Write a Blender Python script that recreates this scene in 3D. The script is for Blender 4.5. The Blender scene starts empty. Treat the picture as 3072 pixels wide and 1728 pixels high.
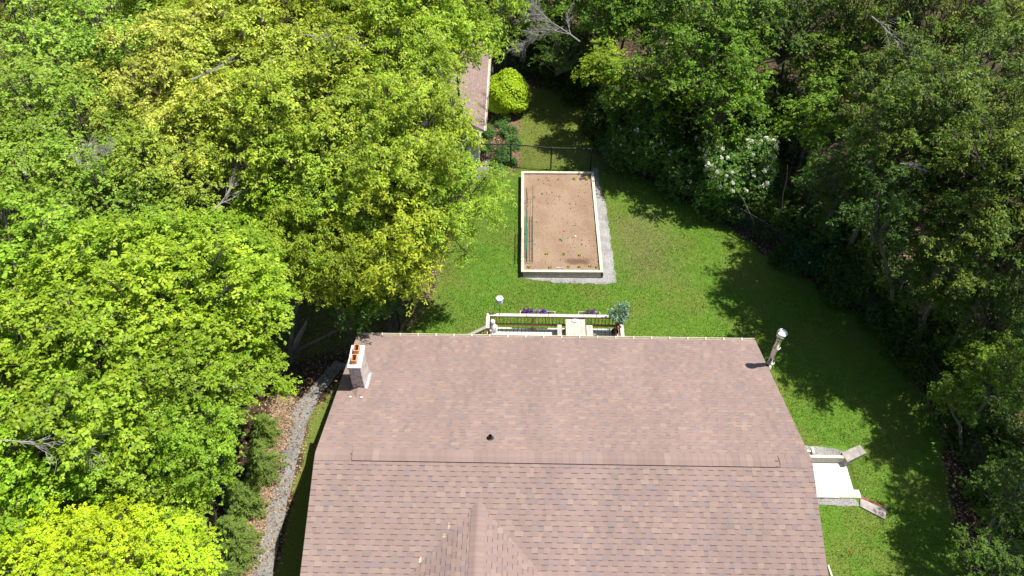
import bpy, math, random
import numpy as np
from mathutils import Vector, Matrix

# ------------------------------------------------------------------ camera, sky, sun, exposure
sc = bpy.context.scene
COL = sc.collection
cam_d = bpy.data.cameras.new('camera')
cam_d.sensor_width = 36.0
cam_d.lens = 2370.5 / 3072.0 * 36.0
cam_d.clip_start = 0.1
cam_d.clip_end = 800
cam = bpy.data.objects.new('camera', cam_d)
COL.objects.link(cam)
_yaw, _pitch, _roll = -0.0188, 0.8225, 0.0006
_f = Vector((math.sin(_yaw)*math.cos(_pitch), math.cos(_yaw)*math.cos(_pitch), -math.sin(_pitch)))
_r = Vector((math.cos(_yaw), -math.sin(_yaw), 0))
_d = _f.cross(_r)
_r2 = math.cos(_roll)*_r + math.sin(_roll)*_d
_d2 = -math.sin(_roll)*_r + math.cos(_roll)*_d
_M = Matrix((_r2, -_d2, -_f)).transposed()
cam.matrix_world = Matrix.Translation((5.7535, -17.539, 24.4507)) @ _M.to_4x4()
sc.camera = cam

SUN_AZ, SUN_EL = 9.5, 66.5            # degrees north of east, elevation
w = bpy.data.worlds.new('World'); sc.world = w; w.use_nodes = True
nt = w.node_tree
bg = nt.nodes['Background']
sky = nt.nodes.new('ShaderNodeTexSky'); sky.sky_type = 'NISHITA'; sky.sun_disc = False
sky.sun_elevation = math.radians(SUN_EL); sky.sun_rotation = math.radians(90 - SUN_AZ)
nt.links.new(sky.outputs['Color'], bg.inputs['Color'])
bg.inputs['Strength'].default_value = 0.078
sun_d = bpy.data.lights.new('sun', 'SUN'); sun_d.energy = 4.6; sun_d.angle = math.radians(0.53)
sun_d.color = (1.0, 0.955, 0.87)
sun = bpy.data.objects.new('sun', sun_d); COL.objects.link(sun)
_sd = Vector((math.cos(math.radians(SUN_AZ))*math.cos(math.radians(SUN_EL)),
              math.sin(math.radians(SUN_AZ))*math.cos(math.radians(SUN_EL)), math.sin(math.radians(SUN_EL))))
sun.rotation_euler = _sd.to_track_quat('Z', 'Y').to_euler()
sun.location = (30, 5, 60)
sc.view_settings.view_transform = 'Standard'
sc.view_settings.look = 'None'
sc.view_settings.exposure = 0.88
sc.view_settings.gamma = 1.0
sc.render.engine = 'CYCLES'
sc.cycles.max_bounces = 4
sc.cycles.diffuse_bounces = 2
sc.cycles.transmission_bounces = 2

RNG = np.random.default_rng(7)
random.seed(11)

# ------------------------------------------------------------------ materials
def new_mat(name):
    m = bpy.data.materials.new(name); m.use_nodes = True
    return m, m.node_tree, m.node_tree.nodes['Principled BSDF']

def mat(name, col, rough=0.7, var=0.15, scale=6.0, bump=0.0, metal=0.0, spec=0.4, col2=None, stretch=None, detail=5.0):
    """plain procedural material: base colour broken up by noise, optional bump"""
    m, t, p = new_mat(name)
    N = t.nodes; L = t.links
    tc = N.new('ShaderNodeTexCoord')
    mp = N.new('ShaderNodeMapping'); L.new(tc.outputs['Object'], mp.inputs['Vector'])
    if stretch: mp.inputs['Scale'].default_value = stretch
    nz = N.new('ShaderNodeTexNoise'); nz.inputs['Scale'].default_value = scale; nz.inputs['Detail'].default_value = detail
    L.new(mp.outputs['Vector'], nz.inputs['Vector'])
    rp = N.new('ShaderNodeValToRGB')
    c2 = col2 or tuple(min(1, c*(1+var)) for c in col)
    c1 = tuple(c*(1-var) for c in col)
    rp.color_ramp.elements[0].position = 0.32; rp.color_ramp.elements[1].position = 0.68
    rp.color_ramp.elements[0].color = (*c1, 1); rp.color_ramp.elements[1].color = (*c2, 1)
    L.new(nz.outputs['Fac'], rp.inputs['Fac']); L.new(rp.outputs['Color'], p.inputs['Base Color'])
    p.inputs['Roughness'].default_value = rough; p.inputs['Metallic'].default_value = metal
    p.inputs['Specular IOR Level'].default_value = spec
    if bump:
        b = N.new('ShaderNodeBump'); b.inputs['Strength'].default_value = bump; b.inputs['Distance'].default_value = 0.01
        L.new(nz.outputs['Fac'], b.inputs['Height']); L.new(b.outputs['Normal'], p.inputs['Normal'])
    return m

def attr_mat(name, rough=0.8, spec=0.3, noise=0.12, nscale=60.0, trans=0.0, bump=0.0, objtint=False, weather=0.0):
    """material coloured by the mesh's own colour attribute (each leaf, tab or board has its own colour)"""
    m, t, p = new_mat(name)
    N = t.nodes; L = t.links
    a = N.new('ShaderNodeAttribute'); a.attribute_name = 'Col'
    tc = N.new('ShaderNodeTexCoord')
    nz = N.new('ShaderNodeTexNoise'); nz.inputs['Scale'].default_value = nscale; nz.inputs['Detail'].default_value = 3
    L.new(tc.outputs['Object'], nz.inputs['Vector'])
    mr = N.new('ShaderNodeMapRange'); mr.inputs['From Min'].default_value = 0.3; mr.inputs['From Max'].default_value = 0.7
    mr.inputs['To Min'].default_value = 1-noise; mr.inputs['To Max'].default_value = 1+noise
    L.new(nz.outputs['Fac'], mr.inputs['Value'])
    mx = N.new('ShaderNodeVectorMath'); mx.operation = 'SCALE'
    L.new(a.outputs['Color'], mx.inputs[0]); L.new(mr.outputs['Result'], mx.inputs['Scale'])
    out = mx.outputs['Vector']
    if weather:
        n2 = N.new('ShaderNodeTexNoise'); n2.inputs['Scale'].default_value = .55; n2.inputs['Detail'].default_value = 6; n2.inputs['Roughness'].default_value = .6
        mp = N.new('ShaderNodeMapping'); mp.inputs['Scale'].default_value = (1.6, .5, .5); L.new(tc.outputs['Object'], mp.inputs['Vector']); L.new(mp.outputs['Vector'], n2.inputs['Vector'])
        m2 = N.new('ShaderNodeMapRange'); m2.inputs['From Min'].default_value = 0.3; m2.inputs['From Max'].default_value = 0.7
        m2.inputs['To Min'].default_value = 1-weather; m2.inputs['To Max'].default_value = 1+weather; L.new(n2.outputs['Fac'], m2.inputs['Value'])
        w2 = N.new('ShaderNodeVectorMath'); w2.operation = 'SCALE'; L.new(out, w2.inputs[0]); L.new(m2.outputs['Result'], w2.inputs['Scale']); out = w2.outputs['Vector']
    if objtint:
        oi = N.new('ShaderNodeObjectInfo')
        mm = N.new('ShaderNodeVectorMath'); mm.operation = 'MULTIPLY'
        L.new(out, mm.inputs[0]); L.new(oi.outputs['Color'], mm.inputs[1]); out = mm.outputs['Vector']
    L.new(out, p.inputs['Base Color'])
    p.inputs['Roughness'].default_value = rough; p.inputs['Specular IOR Level'].default_value = spec
    if bump:
        b = N.new('ShaderNodeBump'); b.inputs['Strength'].default_value = bump; b.inputs['Distance'].default_value = 0.004
        L.new(nz.outputs['Fac'], b.inputs['Height']); L.new(b.outputs['Normal'], p.inputs['Normal'])
    if trans:
        tr = N.new('ShaderNodeBsdfTranslucent')
        g = N.new('ShaderNodeVectorMath'); g.operation = 'MULTIPLY'; g.inputs[1].default_value = (1.25, 1.15, 0.5)
        L.new(out, g.inputs[0]); L.new(g.outputs['Vector'], tr.inputs['Color'])
        ms = N.new('ShaderNodeMixShader'); ms.inputs['Fac'].default_value = trans
        L.new(p.outputs['BSDF'], ms.inputs[1]); L.new(tr.outputs['BSDF'], ms.inputs[2])
        L.new(ms.outputs['Shader'], t.nodes['Material Output'].inputs['Surface'])
    return m

# ------------------------------------------------------------------ object helpers
def set_tags(o, label=None, cat=None, group=None, kind=None):
    if label: o['label'] = label
    if cat: o['category'] = cat
    if group: o['group'] = group
    if kind: o['kind'] = kind
    return o

def empty(name, loc=(0, 0, 0), rz=0.0, label=None, cat=None, group=None):
    o = bpy.data.objects.new(name, None); COL.objects.link(o)
    o.location = loc; o.rotation_euler = (0, 0, rz); o.empty_display_size = 0.2
    return set_tags(o, label, cat, group)

def link_mesh(name, me, m=None, parent=None, loc=None, smooth=False):
    if m is not None and not me.materials: me.materials.append(m)
    if smooth: me.shade_smooth()
    o = bpy.data.objects.new(name, me); COL.objects.link(o)
    if parent: o.parent = parent
    if loc is not None: o.location = loc
    return o

def copy_tree(o, parent=None):
    c = o.copy(); COL.objects.link(c); c.parent = parent
    for ch in list(o.children): copy_tree(ch, c)
    return c

class MB:
    """collects shapes into one mesh"""
    def __init__(s): s.v = []; s.f = []; s.c = []; s.cur = (1, 1, 1)
    def poly(s, pts, col=None):
        b = len(s.v); s.v += [tuple(p) for p in pts]; s.f.append(tuple(range(b, b+len(pts)))); s.c.append(col or s.cur)
    def box(s, x0, y0, z0, x1, y1, z1, M=None, col=None, taper=0.0):
        b = len(s.v)
        t = taper
        P = [(x0, y0, z0), (x1, y0, z0), (x1, y1, z0), (x0, y1, z0), (x0+t, y0+t, z1), (x1-t, y0+t, z1), (x1-t, y1-t, z1), (x0+t, y1-t, z1)]
        if M is not None: P = [tuple(M @ Vector(p)) for p in P]
        s.v += P
        for q in ((0, 3, 2, 1), (4, 5, 6, 7), (0, 1, 5, 4), (1, 2, 6, 5), (2, 3, 7, 6), (3, 0, 4, 7)):
            s.f.append(tuple(b+i for i in q)); s.c.append(col or s.cur)
    def beam(s, a, b, w, h, col=None, up=(0, 0, 1)):
        a = Vector(a); b = Vector(b); d = (b-a); L = d.length; d.normalize()
        u = Vector(up)
        sd = d.cross(u)
        if sd.length < 1e-4: sd = Vector((1, 0, 0))
        sd.normalize(); u = sd.cross(d)
        k = len(s.v)
        for base in (a, b):
            for x, y in ((-1, -1), (1, -1), (1, 1), (-1, 1)):
                s.v.append(tuple(base + sd*(x*w/2) + u*(y*h/2)))
        for q in ((0, 3, 2, 1), (4, 5, 6, 7), (0, 1, 5, 4), (1, 2, 6, 5), (2, 3, 7, 6), (3, 0, 4, 7)):
            s.f.append(tuple(k+i for i in q)); s.c.append(col or s.cur)
    def tube(s, pts, rad, n=8, cap=True, col=None):
        pts = [Vector(p) for p in pts]
        if not hasattr(rad, '__len__'): rad = [rad]*len(pts)
        k = len(s.v); ref = None
        for i, p in enumerate(pts):
            d = (pts[min(i+1, len(pts)-1)] - pts[max(i-1, 0)]).normalized()
            if ref is None:
                ref = d.orthogonal().normalized()
            ref = (ref - d*ref.dot(d)); ref = ref.normalized() if ref.length > 1e-5 else d.orthogonal().normalized()
            bi = d.cross(ref)
            for j in range(n):
                a = 2*math.pi*j/n
                s.v.append(tuple(p + (ref*math.cos(a) + bi*math.sin(a))*rad[i]))
        for i in range(len(pts)-1):
            for j in range(n):
                s.f.append((k+i*n+j, k+i*n+(j+1) % n, k+(i+1)*n+(j+1) % n, k+(i+1)*n+j)); s.c.append(col or s.cur)
        if cap:
            s.f.append(tuple(k+j for j in range(n))[::-1]); s.c.append(col or s.cur)
            s.f.append(tuple(k+(len(pts)-1)*n+j for j in range(n))); s.c.append(col or s.cur)
    def lathe(s, prof, c=(0, 0, 0), n=24, col=None, sx=1.0, sy=1.0):
        k = len(s.v)
        for r, z in prof:
            for j in range(n):
                a = 2*math.pi*j/n
                s.v.append((c[0]+r*math.cos(a)*sx, c[1]+r*math.sin(a)*sy, c[2]+z))
        for i in range(len(prof)-1):
            for j in range(n):
                s.f.append((k+i*n+j, k+i*n+(j+1) % n, k+(i+1)*n+(j+1) % n, k+(i+1)*n+j)); s.c.append(col or s.cur)
    def mesh(s, name, attr=False):
        me = bpy.data.meshes.new(name); me.from_pydata(s.v, [], s.f)
        if attr:
            ca = me.color_attributes.new('Col', 'FLOAT_COLOR', 'CORNER')
            arr = np.repeat(np.array([(*c[:3], 1.0) for c in s.c], dtype=np.float32), [len(f) for f in s.f], axis=0)
            ca.data.foreach_set('color', arr.ravel())
        me.update(); return me
    def build(s, name, m, parent=None, loc=None, attr=False, smooth=False, bevel=0.0):
        o = link_mesh(name, s.mesh(name, attr), m, parent, loc, smooth)
        if bevel:
            md = o.modifiers.new('bevel', 'BEVEL'); md.width = bevel; md.segments = 2; md.limit_method = 'ANGLE'
        return o

def quads_mesh(name, V, C, k=4):
    """V (n,k,3) one k-gon each; C (n,3) colours"""
    n = len(V)
    me = bpy.data.meshes.new(name)
    me.vertices.add(n*k); me.vertices.foreach_set('co', V.reshape(-1).astype(np.float32))
    me.loops.add(n*k); me.loops.foreach_set('vertex_index', np.arange(n*k, dtype=np.int32))
    me.polygons.add(n); me.polygons.foreach_set('loop_start', np.arange(0, n*k, k, dtype=np.int32))
    try: me.polygons.foreach_set('loop_total', np.full(n, k, dtype=np.int32))
    except Exception: pass
    ca = me.color_attributes.new('Col', 'FLOAT_COLOR', 'CORNER')
    cc = np.concatenate([C, np.ones((n, 1))], axis=1).astype(np.float32)
    ca.data.foreach_set('color', np.repeat(cc, k, axis=0).ravel())
    me.update(calc_edges=True); me.validate()
    return me

def unit(a): return a / np.maximum(np.linalg.norm(a, axis=-1, keepdims=True), 1e-9)

def inside(poly, x, y):
    """vectorised point in polygon"""
    x = np.asarray(x, float); y = np.asarray(y, float); r = np.zeros(x.shape, bool)
    n = len(poly)
    for i in range(n):
        x1, y1 = poly[i]; x2, y2 = poly[(i+1) % n]
        c = ((y1 > y) != (y2 > y)) & (x < (x2-x1)*(y-y1)/((y2-y1) if y2 != y1 else 1e-9)+x1)
        r ^= c
    return r

def dist_poly(poly, x, y):
    """signed distance, positive inside"""
    x = np.asarray(x, float); y = np.asarray(y, float); d = np.full(x.shape, 1e9)
    n = len(poly)
    for i in range(n):
        x1, y1 = poly[i]; x2, y2 = poly[(i+1) % n]
        dx, dy = x2-x1, y2-y1
        t = np.clip(((x-x1)*dx+(y-y1)*dy)/(dx*dx+dy*dy+1e-12), 0, 1)
        d = np.minimum(d, np.hypot(x-x1-t*dx, y-y1-t*dy))
    return np.where(inside(poly, x, y), d, -d)

def wob(x, y, s=1.0, seed=0):
    """cheap smooth noise, about -1..1"""
    r = np.random.default_rng(seed); v = 0
    for k in range(7):
        a, b, ph = r.uniform(-1, 1)*s*(1+k*.6), r.uniform(-1, 1)*s*(1+k*.6), r.uniform(0, 6.28)
        v = v + np.sin(a*x+b*y+ph)/(1+k*.35)
    return v/3.2

# ================================================================== GROUND
LAWN = [(-1.9, -14), (-1.95, -1.5), (-0.6, 0.8), (0.9, 2.4), (1.9, 4.2), (2.6, 9), (3.4, 12.9), (5.3, 13.4), (5.45, 20.4), (8.0, 20.1), (9.3, 17.3),
        (9.6, 15.0), (10.6, 13.4), (12.6, 11.9), (14.6, 9.6), (16.6, 7.4), (18.6, 5.2), (20.2, 2.9), (20.8, 0.6), (20.95, -1.7), (20.3, -4.5), (20.1, -6.7), (20.2, -14)]
PAD = (13.4, -4.03, 17.33, -2.82, -0.30)     # sunken concrete pad
def dip(x, y):
    """the ramp cut: lawn falls to the level of the basement pad between the wing walls"""
    f = np.clip((19.6-x)/2.2, 0, 1)
    halfw = 0.72 + np.clip(x-17.2, 0, 3)*0.62
    inside_y = np.clip((halfw-np.abs(y+3.55))/0.07, 0, 1)
    inpad = (x < 17.3)
    iny = np.where(inpad, ((y > PAD[1]-0.1) & (y < PAD[3]+0.1)).astype(float), inside_y)
    r = -0.345*np.where(x < 17.34, 1.0, np.clip(f*.42, 0, .42))*iny
    return np.where((x > 13.3) & (x < 19.6) & (y > -6) & (y < -1), r, 0.0)
def ground_z(x, y):
    x = np.asarray(x, float); y = np.asarray(y, float)
    out = np.clip(-dist_poly(LAWN, x, y), 0, 6)
    return dip(x, y) + 0.02*wob(x, y, .8, 3)*np.clip(out, 0, 1) + 0.05*np.clip(out-0.5, 0, 5)*(0.5+0.5*wob(x, y, .3, 5))

def axis(a, b, step, fine):
    L = list(np.arange(a, b+1e-6, step))
    for f0, f1, fs in fine: L += list(np.arange(f0, f1+1e-6, fs))
    L = np.array(sorted(set(np.round(L, 3))))
    keep = [0]
    for i in range(1, len(L)):
        if L[i]-L[keep[-1]] > 0.03: keep.append(i)
    return L[keep]
gx = np.concatenate([[-400, -150, -70], axis(-36, 44, 0.25, [(16.0, 19.8, 0.08)]), [70, 150, 400]])
gy = np.concatenate([[-400, -150, -60], axis(-24, 44, 0.25, [(-5.6, -1.6, 0.06)]), [70, 150, 400]])
GX, GY = np.meshgrid(gx, gy)
fx, fy = GX.ravel(), GY.ravel()
near = (np.abs(fx-4) < 42) & (np.abs(fy-10) < 36)
fz = np.zeros(len(fx)); fz[near] = ground_z(fx[near], fy[near])
nxg, nyg = len(gx), len(gy)
me = bpy.data.meshes.new('ground')
me.vertices.add(len(fx)); me.vertices.foreach_set('co', np.stack([fx, fy, fz], 1).ravel())
ii, jj = np.meshgrid(np.arange(nxg-1), np.arange(nyg-1)); ii = ii.ravel(); jj = jj.ravel()
a0 = jj*nxg+ii
F = np.stack([a0, a0+1, a0+1+nxg, a0+nxg], 1).astype(np.int32)
me.loops.add(F.size); me.loops.foreach_set('vertex_index', F.ravel())
me.polygons.add(len(F)); me.polygons.foreach_set('loop_start', np.arange(0, F.size, 4, dtype=np.int32))
try: me.polygons.foreach_set('loop_total', np.full(len(F), 4, dtype=np.int32))
except Exception: pass
me.update(calc_edges=True)
# zones: R = lawn (soft edge), G = mossy and yellowed, B = dry patches
d = np.full(len(fx), -5.0); d[near] = dist_poly(LAWN, fx[near], fy[near]) + 0.28*wob(fx[near], fy[near], 2.2, 9)
def pt_soft(poly, w):
    r = np.full(len(fx), -5.0); r[near] = dist_poly(poly, fx[near], fy[near]) + 0.3*wob(fx[near], fy[near], 1.6, 21)
    return np.clip(0.5+r/w, 0, 1)
SIDE = [(-2.2, -14), (-2.2, -0.4), (0.3, 0.3), (0.3, -14)]                       # thin grass beside the path
UPPER = [(5.3, 13.4), (5.3, 20.6), (8.3, 20.4), (10.5, 13.5)]                    # yellowish upper lawn
BACKL = [(-7, 0), (1.2, 1.6), (2.2, 5.5), (2.6, 9), (-3, 9)]                     # mossy shade by the left fence
BARE = [(9.9, 9.6), (11.6, 10.2), (12.4, 8.2), (12.4, 5.8), (10.6, 5.6), (10.0, 7.5)]
R_ = np.clip(0.5 + d/0.35, 0, 1); G_ = np.clip(pt_soft(SIDE, 0.4) + pt_soft(UPPER, 1.0), 0, 1); B_ = pt_soft(BARE, 1.6)*0.8
R_ = np.maximum(R_, 0.55*pt_soft(BACKL, 1.2)); G_ = np.maximum(G_, pt_soft(BACKL, 1.2))
ca = me.color_attributes.new('Zone', 'FLOAT_COLOR', 'POINT')
ca.data.foreach_set('color', np.stack([R_, G_, B_, np.ones(len(fx))], 1).astype(np.float32).ravel())

m, t, p = new_mat('lawn_and_woodland_floor'); N = t.nodes; L = t.links
def noise(scale, detail=4.0, rough=0.55, vec=None):
    n = N.new('ShaderNodeTexNoise'); n.inputs['Scale'].default_value = scale; n.inputs['Detail'].default_value = detail; n.inputs['Roughness'].default_value = rough
    L.new(vec or tcg.outputs['Object'], n.inputs['Vector']); return n
def ramp(src, *stops):
    r = N.new('ShaderNodeValToRGB'); e = r.color_ramp.elements
    while len(e) < len(stops): e.new(0.5)
    for q, (pos, c) in zip(e, stops): q.position = pos; q.color = (*c, 1) if len(c) == 3 else c
    L.new(src, r.inputs['Fac']); return r
def mixc(fac, a, b):
    x = N.new('ShaderNodeMix'); x.data_type = 'RGBA'
    if isinstance(fac, float): x.inputs['Factor'].default_value = fac
    else: L.new(fac, x.inputs['Factor'])
    L.new(a, x.inputs['A']); L.new(b, x.inputs['B']); return x.outputs['Result']
def math_(op, a, b, c=None):
    x = N.new('ShaderNodeMath'); x.operation = op
    for i, q in enumerate((a, b, c)):
        if q is None: continue
        if isinstance(q, (int, float)): x.inputs[i].default_value = q
        else: L.new(q, x.inputs[i])
    return x.outputs[0]
tcg = N.new('ShaderNodeTexCoord')
zn = N.new('ShaderNodeAttribute'); zn.attribute_name = 'Zone'
sp = N.new('ShaderNodeSeparateColor'); L.new(zn.outputs['Color'], sp.inputs['Color'])
fine = noise(26, 6, .7); mid = noise(3.2, 5, .6); big = noise(0.55, 4, .6)
g1 = ramp(fine.outputs['Fac'], (.28, (.045, .100, .010)), (.5, (.085, .185, .014)), (.72, (.160, .270, .034)))
g2 = ramp(mid.outputs['Fac'], (.35, (.058, .150, .012)), (.65, (.145, .225, .034)))
gr = mixc(0.5, g1.outputs['Color'], g2.outputs['Color'])
yl = ramp(fine.outputs['Fac'], (.3, (.070, .092, .014)), (.55, (.165, .185, .040)), (.75, (.250, .240, .090)))
ybig = ramp(big.outputs['Fac'], (.45, (0, 0, 0)), (.62, (.55, .55, .55)))
gr2 = mixc(ybig.outputs['Color'], gr, yl.outputs['Color'])
gr3 = mixc(math_('MULTIPLY', sp.outputs['Green'], .75), gr2, yl.outputs['Color'])
dry = ramp(fine.outputs['Fac'], (.3, (.085, .075, .030)), (.7, (.260, .215, .120)))
gr4 = mixc(math_('MULTIPLY', sp.outputs['Blue'], math_('MULTIPLY', mid.outputs['Fac'], 1.2)), gr3, dry.outputs['Color'])
vor = N.new('ShaderNodeTexVoronoi'); vor.inputs['Scale'].default_value = 9; L.new(tcg.outputs['Object'], vor.inputs['Vector'])
vs = N.new('ShaderNodeSeparateColor'); L.new(vor.outputs['Color'], vs.inputs['Color'])
lit = ramp(vs.outputs['Red'], (.0, (.024, .016, .009)), (.55, (.062, .042, .025)), (.9, (.125, .085, .052)))
soil = ramp(fine.outputs['Fac'], (.3, (.022, .014, .008)), (.7, (.090, .055, .032)))
wd = mixc(0.5, lit.outputs['Color'], soil.outputs['Color'])
edge = math_('ADD', sp.outputs['Red'], math_('MULTIPLY', math_('SUBTRACT', fine.outputs['Fac'], .5), 1.4))
ed = ramp(edge, (.42, (0, 0, 0)), (.6, (1, 1, 1)))
fin = mixc(ed.outputs['Color'], wd, gr4)
L.new(fin, p.inputs['Base Color']); p.inputs['Roughness'].default_value = 0.9; p.inputs['Specular IOR Level'].default_value = 0.15
bp = N.new('ShaderNodeBump'); bp.inputs['Strength'].default_value = 0.9; bp.inputs['Distance'].default_value = 0.05
L.new(fine.outputs['Fac'], bp.inputs['Height']); L.new(bp.outputs['Normal'], p.inputs['Normal'])
M_ground = m
set_tags(link_mesh('ground', me, m), kind='structure')

# sheets with ragged outlines lying on the ground
def sheet(name, poly, m, z, step=0.18, rag=0.10, seed=1, kind='structure', label=None):
    out = []
    n = len(poly); r = np.random.default_rng(seed)
    for i in range(n):
        a = np.array(poly[i]); b = np.array(poly[(i+1) % n]); L_ = np.hypot(*(b-a)); k = max(1, int(L_/step))
        nrm = np.array([-(b-a)[1], (b-a)[0]])/max(L_, 1e-6)
        for j in range(k):
            q = a+(b-a)*j/k
            out.append(q + nrm*rag*(r.uniform(-1, 1)*.6+.6*float(wob(q[0], q[1], 3, seed))))
    mb = MB(); mb.poly([(x, y, z) for x, y in out])
    o = mb.build(name, m)
    return set_tags(o, label, kind=kind)

def speck_mat(name, base, dark, light, scale=55, rough=.9):
    m, t, p = new_mat(name); N = t.nodes; L = t.links
    tc = N.new('ShaderNodeTexCoord'); v = N.new('ShaderNodeTexVoronoi'); v.inputs['Scale'].default_value = scale
    L.new(tc.outputs['Object'], v.inputs['Vector'])
    s = N.new('ShaderNodeSeparateColor'); L.new(v.outputs['Color'], s.inputs['Color'])
    r = N.new('ShaderNodeValToRGB'); e = r.color_ramp.elements; e.new(.5)
    for q, (pos, c) in zip(e, ((.05, dark), (.5, base), (.95, light))): q.position = pos; q.color = (*c, 1)
    L.new(s.outputs['Red'], r.inputs['Fac'])
    n = N.new('ShaderNodeTexNoise'); n.inputs['Scale'].default_value = 1.8; n.inputs['Detail'].default_value = 6; L.new(tc.outputs['Object'], n.inputs['Vector'])
    mr = N.new('ShaderNodeMapRange'); mr.inputs['From Min'].default_value = .3; mr.inputs['From Max'].default_value = .7; mr.inputs['To Min'].default_value = .72; mr.inputs['To Max'].default_value = 1.2
    L.new(n.outputs['Fac'], mr.inputs['Value'])
    x = N.new('ShaderNodeVectorMath'); x.operation = 'SCALE'; L.new(r.outputs['Color'], x.inputs[0]); L.new(mr.outputs['Result'], x.inputs['Scale'])
    L.new(x.outputs['Vector'], p.inputs['Base Color']); p.inputs['Roughness'].default_value = rough
    b = N.new('ShaderNodeBump'); b.inputs['Strength'].default_value = .6; b.inputs['Distance'].default_value = .01
    L.new(v.outputs['Distance'], b.inputs['Height']); L.new(b.outputs['Normal'], p.inputs['Normal'])
    return m
M_gravel = speck_mat('grey_gravel', (.185, .187, .182), (.13, .13, .128), (.25, .245, .24), scale=70)
M_gravel2 = speck_mat('pale_gravel', (.255, .248, .24), (.17, .17, .16), (.34, .33, .32))
M_stone = speck_mat('coarse_gravel', (.22, .21, .20), (.10, .10, .10), (.34, .33, .31), scale=55)
PATH = [(-3.1, -14), (-3.15, -7.4), (-3.0, -6.3), (-2.82, -5.4), (-2.72, -4.1), (-2.76, -2.5), (-2.8, -1.3), (-2.5, 0.0), (-1.6, 1.2), (-1.0, 1.0), (-1.75, -.4), (-2.0, -1.5), (-2.05, -2.7), (-2.06, -4.1), (-2.06, -5.1), (-2.05, -6.4), (-2.0, -7.4), (-2.1, -14)]
sheet('gravel_path', PATH, M_gravel, .012, rag=.05, seed=4)
BORDER = [(9.1, 13.3), (9.40, 13.2), (9.46, 11.9), (9.60, 10.6), (9.68, 8.6), (9.72, 7.3), (9.76, 5.52), (9.1, 5.42), (7.2, 5.52), (6.4, 5.64), (5.65, 5.74), (5.65, 5.95), (9.1, 5.95)]
sheet('gravel_border', BORDER, M_gravel2, .010, rag=.07, seed=5)
sheet('shed_walk', [(3.45, 13.0), (3.5, 12.2), (3.95, 11.9), (4.25, 12.6), (4.15, 13.6), (4.55, 15.2), (4.4, 17.2), (4.1, 17.2), (4.2, 15.3), (3.75, 13.8)], M_gravel, .016, rag=.06, seed=6)
sheet('gravel_strip', [(13.6, -2.62), (17.0, -2.72), (17.2, -2.5), (16.8, -2.42), (15.0, -2.25), (13.6, -2.2)], M_stone, .014, rag=.03, seed=7)
sheet('gravel_strip', [(13.6, -4.36), (17.1, -4.38), (17.2, -4.62), (16.7, -4.66), (15.7, -4.6), (13.6, -4.6)], M_stone, .014, rag=.03, seed=8)
M_mulch = mat('bark_mulch', (.20, .115, .07), .95, .5, 30, bump=.8)
sheet('mulch_bed', [(4.3, 13.3), (5.55, 13.3), (5.5, 20.0), (3.9, 20.2), (3.9, 17.0), (4.5, 15.6)], M_mulch, .008, rag=.1, seed=9)

# ---- grass blades
def blades(name, n, test, z0=None, hmin=.03, hmax=.075, wd=.008, cols=None, area=(-3, -9.5, 21, 21), seed=3):
    r = np.random.default_rng(seed)
    x = r.uniform(area[0], area[2], n); y = r.uniform(area[1], area[3], n)
    k = test(x, y, r); x = x[k]; y = y[k]; n = len(x)
    z = ground_z(x, y)
    h = r.uniform(hmin, hmax, n)*(1+.35*wob(x, y, 1.2, 12)); a = r.uniform(0, 2*np.pi, n); lean = r.uniform(.1, .8, n)*h; b = r.uniform(0, 2*np.pi, n)
    ww = wd*r.uniform(.7, 1.5, n)
    P = np.stack([x, y, z], 1)
    s = np.stack([np.cos(a)*ww, np.sin(a)*ww, np.zeros(n)], 1)
    tip = P + np.stack([np.cos(b)*lean, np.sin(b)*lean, h], 1)
    V = np.stack([P-s, P+s, tip], 1)
    base = np.array(cols[0]); alt = np.array(cols[1]); q = np.clip(.45+.55*wob(x, y, .55, 15)+.25*wob(x, y, 2.5, 16)+.35*(dist_poly(BARE, x, y) > -.8)+.5*((y > 12.9) | (x < .3))-.25*((y < 5.3) & (x > 1))+r.normal(0, .22, n), 0, 1)[:, None]
    C = (base*(1-q)+alt*q)*r.uniform(.65, 1.35, (n, 1))
    # worn, straw-coloured patches beside the bed and behind the back fence
    wn = np.clip(.5+dist_poly(BARE, x, y)/1.4+.5*wob(x, y, 1.6, 62), 0, 1)*.75+np.clip((y-12.9)*.5, 0, .45)+.35*np.clip(wob(x, y, 1.1, 71)-.35, 0, 1)
    kk = (r.random(n) < wn)[:, None]; C = np.where(kk, np.array((.26, .225, .095))*r.uniform(.6, 1.3, (n, 1)), C)
    return link_mesh(name, quads_mesh(name, V, C, 3), M_blade)
M_blade = attr_mat('grass_blade', .75, .2, .1, 40, trans=.35)
BEDP = [(5.55, 5.7), (9.3, 5.7), (9.3, 12.65), (5.55, 12.65)]
HOUSEP = [(0.3, -12), (13.5, -12), (13.5, -.4), (0.3, -.4)]
SHEDP = [(-2, 13.3), (3.6, 13.3), (3.6, 20.2), (-2, 20.2)]
def lawn_test(x, y, r):
    k = dist_poly(LAWN, x, y) + .25*wob(x, y, 2.2, 9) > r.uniform(-.25, .25, len(x))
    for P_ in (BEDP, HOUSEP, SHEDP): k &= ~inside(P_, x, y)
    k &= dist_poly(BORDER, x, y) < r.uniform(-.02, .16, len(x))
    k &= dist_poly(PATH, x, y) < np.where(r.random(len(x)) < .5, r.uniform(-.05, .12, len(x)), r.uniform(0, .34, len(x))*(wob(x, y, 3, 61) > -.1))
    k &= ~((x > 13) & (x < 17.36) & (y > -4.62) & (y < -2.3))
    sidegrass = (x < .2) & (y < 0)
    k &= ~sidegrass | (r.random(len(x)) < .55)
    return k
g = blades('grass', 620000, lawn_test, cols=((.082, .168, .020), (.218, .265, .054)))
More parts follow.
